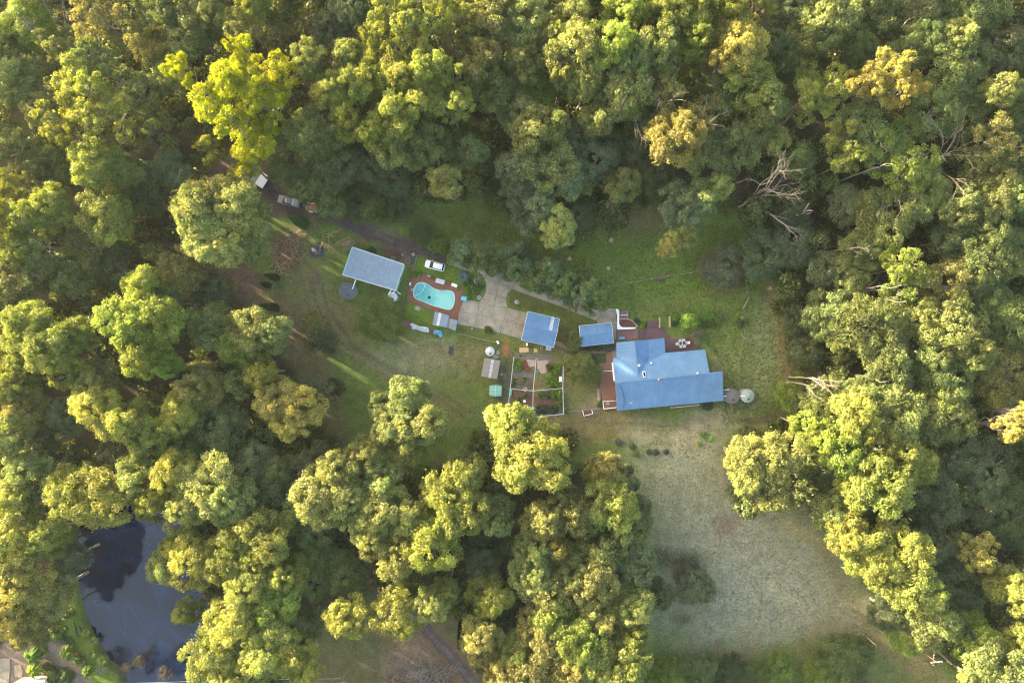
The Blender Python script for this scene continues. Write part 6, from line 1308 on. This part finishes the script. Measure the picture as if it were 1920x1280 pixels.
# ---------------------------------------------------------------- dead trees, branch heaps, fallen timber
def branch_tree(mb, rng, p, d, L, r, depth, spread=.6, gn=.15):
    p = np.array(p, float); d = np.array(d, float); d /= np.linalg.norm(d); n = 4; pts = [tuple(p)]; rad = [r]; cur = p.copy(); dd = d.copy()
    for i in range(n):
        dd = dd+rng.normal(0, gn, 3); dd /= np.linalg.norm(dd); cur = cur+dd*L/n; pts.append(tuple(cur)); rad.append(r*(1-.45*(i+1)/n))
    mb.path(pts, rad, 6 if depth > 2 else 4)
    if depth <= 0: return
    for k in range(rng.integers(2, 4)):
        nd = dd+rng.normal(0, spread, 3); at_ = pts[-1] if k == 0 else pts[rng.integers(2, n+1)]
        branch_tree(mb, rng, at_, nd, L*rng.uniform(.55, .8), r*.5, depth-1, spread, gn)
def dead(label, base, top, r, depth, seed, name='dead_tree', spread=.5, Lf=.5, lean=None, fan=.22):
    """base and top: ((px, py), z)"""
    rng = np.random.default_rng(seed); b_ = np.array(P(*base[0], base[1])); t_ = np.array(P(*top[0], top[1])); root = thing(name, label, 'dead tree', tuple(b_))
    d = t_-b_; L = np.linalg.norm(d); mb = MB(); limb(mb, rng, b_, b_+d*.5, r, r*.6, 5, .04, 8); obj('trunk', mb, DEADW, root)
    for k in range(4):
        mb = MB(); s0 = b_+d*(.38+.04*k); branch_tree(mb, rng, s0, d/L+rng.normal(0, fan, 3), L*Lf*rng.uniform(.5, .75), r*.5, depth, spread); obj('branch', mb, DEADW, root)
dead('bare spreading dead tree with white limbs at the top right of the clearing', ((1385, 388), 0), ((1450, 340), 19), .34, 3, 3, spread=.36, fan=.13)
dead('long fallen-looking bare limb arching below the big dead tree', ((1420, 380), 9), ((1490, 440), 13), .2, 2, 8, spread=.3)
dead('upper of twin pale dead trunks at the right edge of the clearing', ((1479, 706), 0), ((1572, 712), 19), .22, 2, 5, spread=.28, Lf=.36, fan=.07)
dead('lower of twin pale dead trunks at the right edge of the clearing', ((1476, 716), 0), ((1566, 732), 18), .23, 2, 6, spread=.25, Lf=.36, fan=.07)
dead('bare grey limbs above the golden crown in the upper forest', ((1215, 275), 0), ((1240, 215), 21), .26, 3, 9, spread=.6)
dead('white forked dead limbs in the right forest near the edge', ((1690, 330), 0), ((1830, 275), 22), .2, 3, 10, spread=.3, fan=.12)
dead('small bare dead tree at the forest edge above the driveway trees', ((1082, 410), 0), ((1108, 390), 8), .14, 3, 11, spread=.7)
dead('grey broken snag leaning out below the bare dead tree', ((1478, 410), 2), ((1530, 395), 17), .42, 0, 12, spread=.2)
dead('bare limbs among the crowns of the upper left corner', ((150, 110), 0), ((60, 40), 20), .25, 3, 13, spread=.5)
dead('bare white limbs at the left edge above its middle', ((190, 500), 0), ((75, 510), 20), .24, 3, 14, spread=.45)
dead('fallen bare branch on the grass right of the lawn garden bed', ((1388, 622), .4), ((1402, 642), 1.2), .08, 3, 15, 'fallen_branch', .5, .7)
# bare pale trunks leaning out of the wood at the right, seen side on
for i, (x0, y0, x1, y1, h) in enumerate(((1528, 475, 1605, 464, 16), (1613, 517, 1690, 500, 17), (1565, 546, 1650, 536, 16), (1588, 572, 1670, 562, 17), (1556, 697, 1640, 708, 15), (1595, 432, 1680, 410, 16), (1550, 348, 1640, 315, 17), (1495, 622, 1560, 610, 12))):
    rng = np.random.default_rng(60+i); b_ = P(x0, y0, 0); 
    root = thing('bare_trunk', ['slim pale bare trunk highest of those crossing the shaded gap on the right', 'pale bare trunk second down in the shaded gap on the right', 'pale bare trunk third down in the shaded gap on the right', 'pale bare trunk fourth down, just above the round olive crown', 'brown bare trunk right of the twin dead trunks', 'pale trunk low in the upper right forest beside the dark gap', 'long brown forked trunk over the dark gap in the upper right forest', 'thin grey trunk at the left rim of the right forest'][i], 'tree trunk', b_)
    mb = MB(); pts = limb(mb, rng, b_, P(x1, y1, h), .22, .1, 6, .03, 7); obj('trunk', mb, BARK, root)
    for k in range(3): mb = MB(); branch_tree(mb, rng, pts[-1-k], np.array(P(x1, y1, h))-np.array(b_)+rng.normal(0, 4, 3), 3, .07, 1); obj('branch', mb, BARK, root)
def brush(label, px, py, rx, ry, n, seed, m_='twig', L=2.5, name='branch_pile'):
    rng = np.random.default_rng(seed); mb = MB(); x0, y0, _ = P(px, py)
    for i in range(n):
        a = rng.uniform(0, 2*PI); d = math.sqrt(rng.uniform(0, 1)); x, y = x0+d*rx*K*math.cos(a), y0+d*ry*K*math.sin(a); b_ = rng.uniform(0, 2*PI); z = rng.uniform(.05, .9)*(1.1-d)
        branch_tree(mb, rng, (x, y, z), (math.cos(b_), math.sin(b_), rng.uniform(-.05, .15)), L*rng.uniform(.4, 1), .075, 2, .45, .12)
    o = obj(name, mb, M[m_]); tag(o, label, 'branch pile')
brush('big brown tangle of cut branches at the left of the yard', 541, 472, 26, 32, 95, 1); brush('paler heap of dead limbs below the main branch tangle', 522, 500, 14, 14, 16, 2, 'timber', 3)
brush('twiggy brown heap beside the green conifer near the drive', 586, 425, 14, 12, 26, 3); brush('loose pale twigs above the timber frames', 613, 440, 15, 6, 14, 4, 'timber'); brush('single fallen branch lying left of the fire heap', 560, 512, 14, 3, 5, 5, 'twig')
brush('large heap of felled timber and sticks in the lower clearing', 800, 1262, 42, 18, 150, 6, 'grey_timber', 3.4); brush('scatter of dry sticks left of the felled heap', 735, 1272, 22, 8, 20, 7)
root = thing('log_stack', 'pale grey logs laid side by side on the felled heap', 'log stack', P(778, 1262))
for i in range(7): obj('log', MB().tube(P(762+i*4, 1268+(i % 3)*2, .7), P(772+i*4, 1254+(i % 2)*3, .9), .13, .1, 8), M['grey_timber'], root)
# stumps and stones on the upper lawn
for i, (x, y) in enumerate(((1146, 450), (1141, 503), (1068, 485), (1444, 541), (1479, 578))):
    a, b_, _ = P(x, y, .3); root = thing('tree_stump', ['pale stump highest on the upper lawn', 'pinkish stump at the left of the upper lawn', 'grey stump near the driveway tree row', 'small pale stump right of the lawn fence', 'grey stump at the right forest edge'][i], 'stump', (a, b_, 0))
    rnd = random.Random(i); k = 14; ring_ = [((.5+rnd.uniform(-.08, .1))*math.cos(2*PI*j/k), (.5+rnd.uniform(-.08, .1))*math.sin(2*PI*j/k)) for j in range(k)]
    L_('bark', MB().prism(ring_, -.05, .35), 'grey_timber', root); L_('cut_face', MB().prism(inset(ring_, .08), .35, .37), 'stone', root)
for lb, p_, r in (('tan boulder on the small lawn below the pool', cE(1063, 805), .75), ('tan boulder on the curved lawn island in the driveway', cB(1002, 550), .7)):
    a, b_, _ = P(*p_, .4); o = bpy.data.meshes.new('boulder'); rng = np.random.default_rng(3); mb = MB(); n = 12; m_ = 7
    vs = []; 
    for i in range(m_+1):
        for j in range(n):
            ph = PI*i/m_*.5; t_ = 2*PI*j/n; k = 1+rng.normal(0, .07); vs.append((a+r*math.sin(ph)*math.cos(t_)*k, b_+.8*r*math.sin(ph)*math.sin(t_)*k, .55*math.cos(ph)*k))
    fs = [(i*n+j, (i+1)*n+j, (i+1)*n+(j+1) % n, i*n+(j+1) % n) for i in range(m_) for j in range(n)]
    tag(obj('boulder', mb.add(vs, fs), M['stone'], smooth=True), lb, 'boulder')

# ---------------------------------------------------------------- power poles and lines
def pole(label, base, top, arms, h=10.5, r=.16, armL=2.4, arot=.1):
    b_ = P(*base); x, y, _ = b_; root = thing('power_pole', label, 'power pole', b_)
    obj('pole', MB().tube(b_, (x, y, h), r, r*.7, 10), M['grey_timber'], root)
    for i in range(arms):
        z_ = h-.3-i*1.0; ar = obj('crossarm', MB().box((x, y, z_), (armL, .12, .14), arot+i*1.4), M['grey_timber'], root)
        for t_ in (-.48, -.2, .2, .48):
            a = arot+i*1.4; q = (x+armL*t_*math.cos(a), y+armL*t_*math.sin(a), z_+.07); s_ = obj('insulator', MB().lathe(q, [(.09, 0), (.12, .1), (.05, .16), (.10, .22), (.03, .3)], 10), M['insul'], root); s_.parent = ar
    return (x, y, h)
t1 = pole('grey timber power pole with two crossarms in the lower right scrub', (1702, 1200), None, 2, 11)
t2 = pole('plain short pole at the foot of the paddock', (1613, 1184), None, 0, 7, .14)
t3 = pole('power pole with crossarm at the bottom of the lower clearing', (657, 1244), None, 1, 9)
t4 = pole('power pole stub left of the bottom clearing pole', (660, 1210), None, 0, 4, .1)
for k, lb in ((-.9, 'upper power line wire crossing the foot of the pond'), (.9, 'lower power line wire crossing the foot of the pond')):
    a = V((t3[0], t3[1]+k, t3[2]-.2)); b_ = V((-125, -78+k, 9)); pts = [tuple(a.lerp(b_, i/16)-V((0, 0, 3.2*(i/16)*(1-i/16)))) for i in range(17)]
    tag(obj('power_line', MB().path(pts, [.035]*17, 4), M['steel']), lb, 'power line', 'power lines over the pond')

# ---------------------------------------------------------------- grass tufts (uncountable)
rg = np.random.default_rng(77)
def tufts(name, poly, n, col, hgt, w):
    xs = [p[0] for p in poly]; ys = [p[1] for p in poly]; X = rg.uniform(min(xs), max(xs), n*2)[None]; Y = rg.uniform(min(ys), max(ys), n*2)[None]
    ok = inside(poly, X, Y)[0]
    for q in BAN: ok &= ~inside(q, X, Y)[0]
    X, Y = X[0][ok][:n], Y[0][ok][:n]; k = len(X); C = np.stack([(X-960)*K, (640-Y)*K, np.full(k, hgt*.3)], 1)
    C = np.repeat(C, 3, 0)+rg.normal(0, .12, (3*k, 3))*np.array([1, 1, .2]); Nn = rg.normal(0, .6, (3*k, 3)); Nn[:, 2] = 1
    me = leaf_mesh(name, C, Nn, w*rg.uniform(.5, 1.5, 3*k), np.clip(np.repeat(rg.uniform(0, 1, k), 3)+rg.normal(0, .15, 3*k), 0, 1), np.zeros(3*k), rg, 2.5)
    o = bpy.data.objects.new(name, me); link(o); o['kind'] = 'stuff'; o.color = (*col, 0)
ban = lambda f, pts: [f(*p) for p in pts]
BAN = [ban(cB, [(410, 170), (1900, 600), (1900, 900), (1300, 960), (1020, 870), (500, 740), (560, 520), (720, 350)]), ban(cE, [(960, 400), (1580, 540), (1500, 1060), (920, 720)]), ban(cA, [(590, 520), (1080, 650), (1020, 930), (580, 900)]), ban(cC, [(600, 380), (1200, 400), (1200, 1080), (530, 1080)]), ban(cD, [(380, 180), (900, 180), (1260, 380), (1480, 700), (1480, 1100), (200, 1100), (340, 620)]), ban(cC, [(240, 290), (500, 330), (500, 870), (240, 870)]), [(395, 310), (520, 320), (660, 405), (870, 478), (850, 500), (640, 425), (500, 420), (400, 420)]]
tufts('paddock_grass', [(1200, 900), (1360, 880), (1400, 950), (1500, 940), (1700, 1200), (1560, 1190), (1380, 1230), (1230, 1220)], 22000, (.19, .195, .14), .08, .08)
tufts('yard_grass', CLEAR, 26000, (.11, .115, .036), .09, .11)
tufts('lawn_grass', [(800, 390), (1000, 430), (1400, 420), (1480, 640), (1460, 780), (1360, 800), (1320, 640), (1180, 590)], 14000, (.10, .13, .028), .08, .15)
# ---------------------------------------------------------------- thin morning haze
mz, t, b = newmat('haze_air'); t.nodes.remove(b)
pv = N(t, 'ShaderNodeVolumePrincipled'); pv.inputs['Color'].default_value = (.80, .92, 1.0, 1); pv.inputs['Density'].default_value = .00003; pv.inputs['Anisotropy'].default_value = .2
t.links.new(pv.outputs[0], t.nodes['Material Output'].inputs['Volume'])
hz = obj('haze', MB().box((0, 0, 79.0), (5400, 5400, 166)), mz); hz['kind'] = 'stuff'
S.cycles.volume_bounces = 0
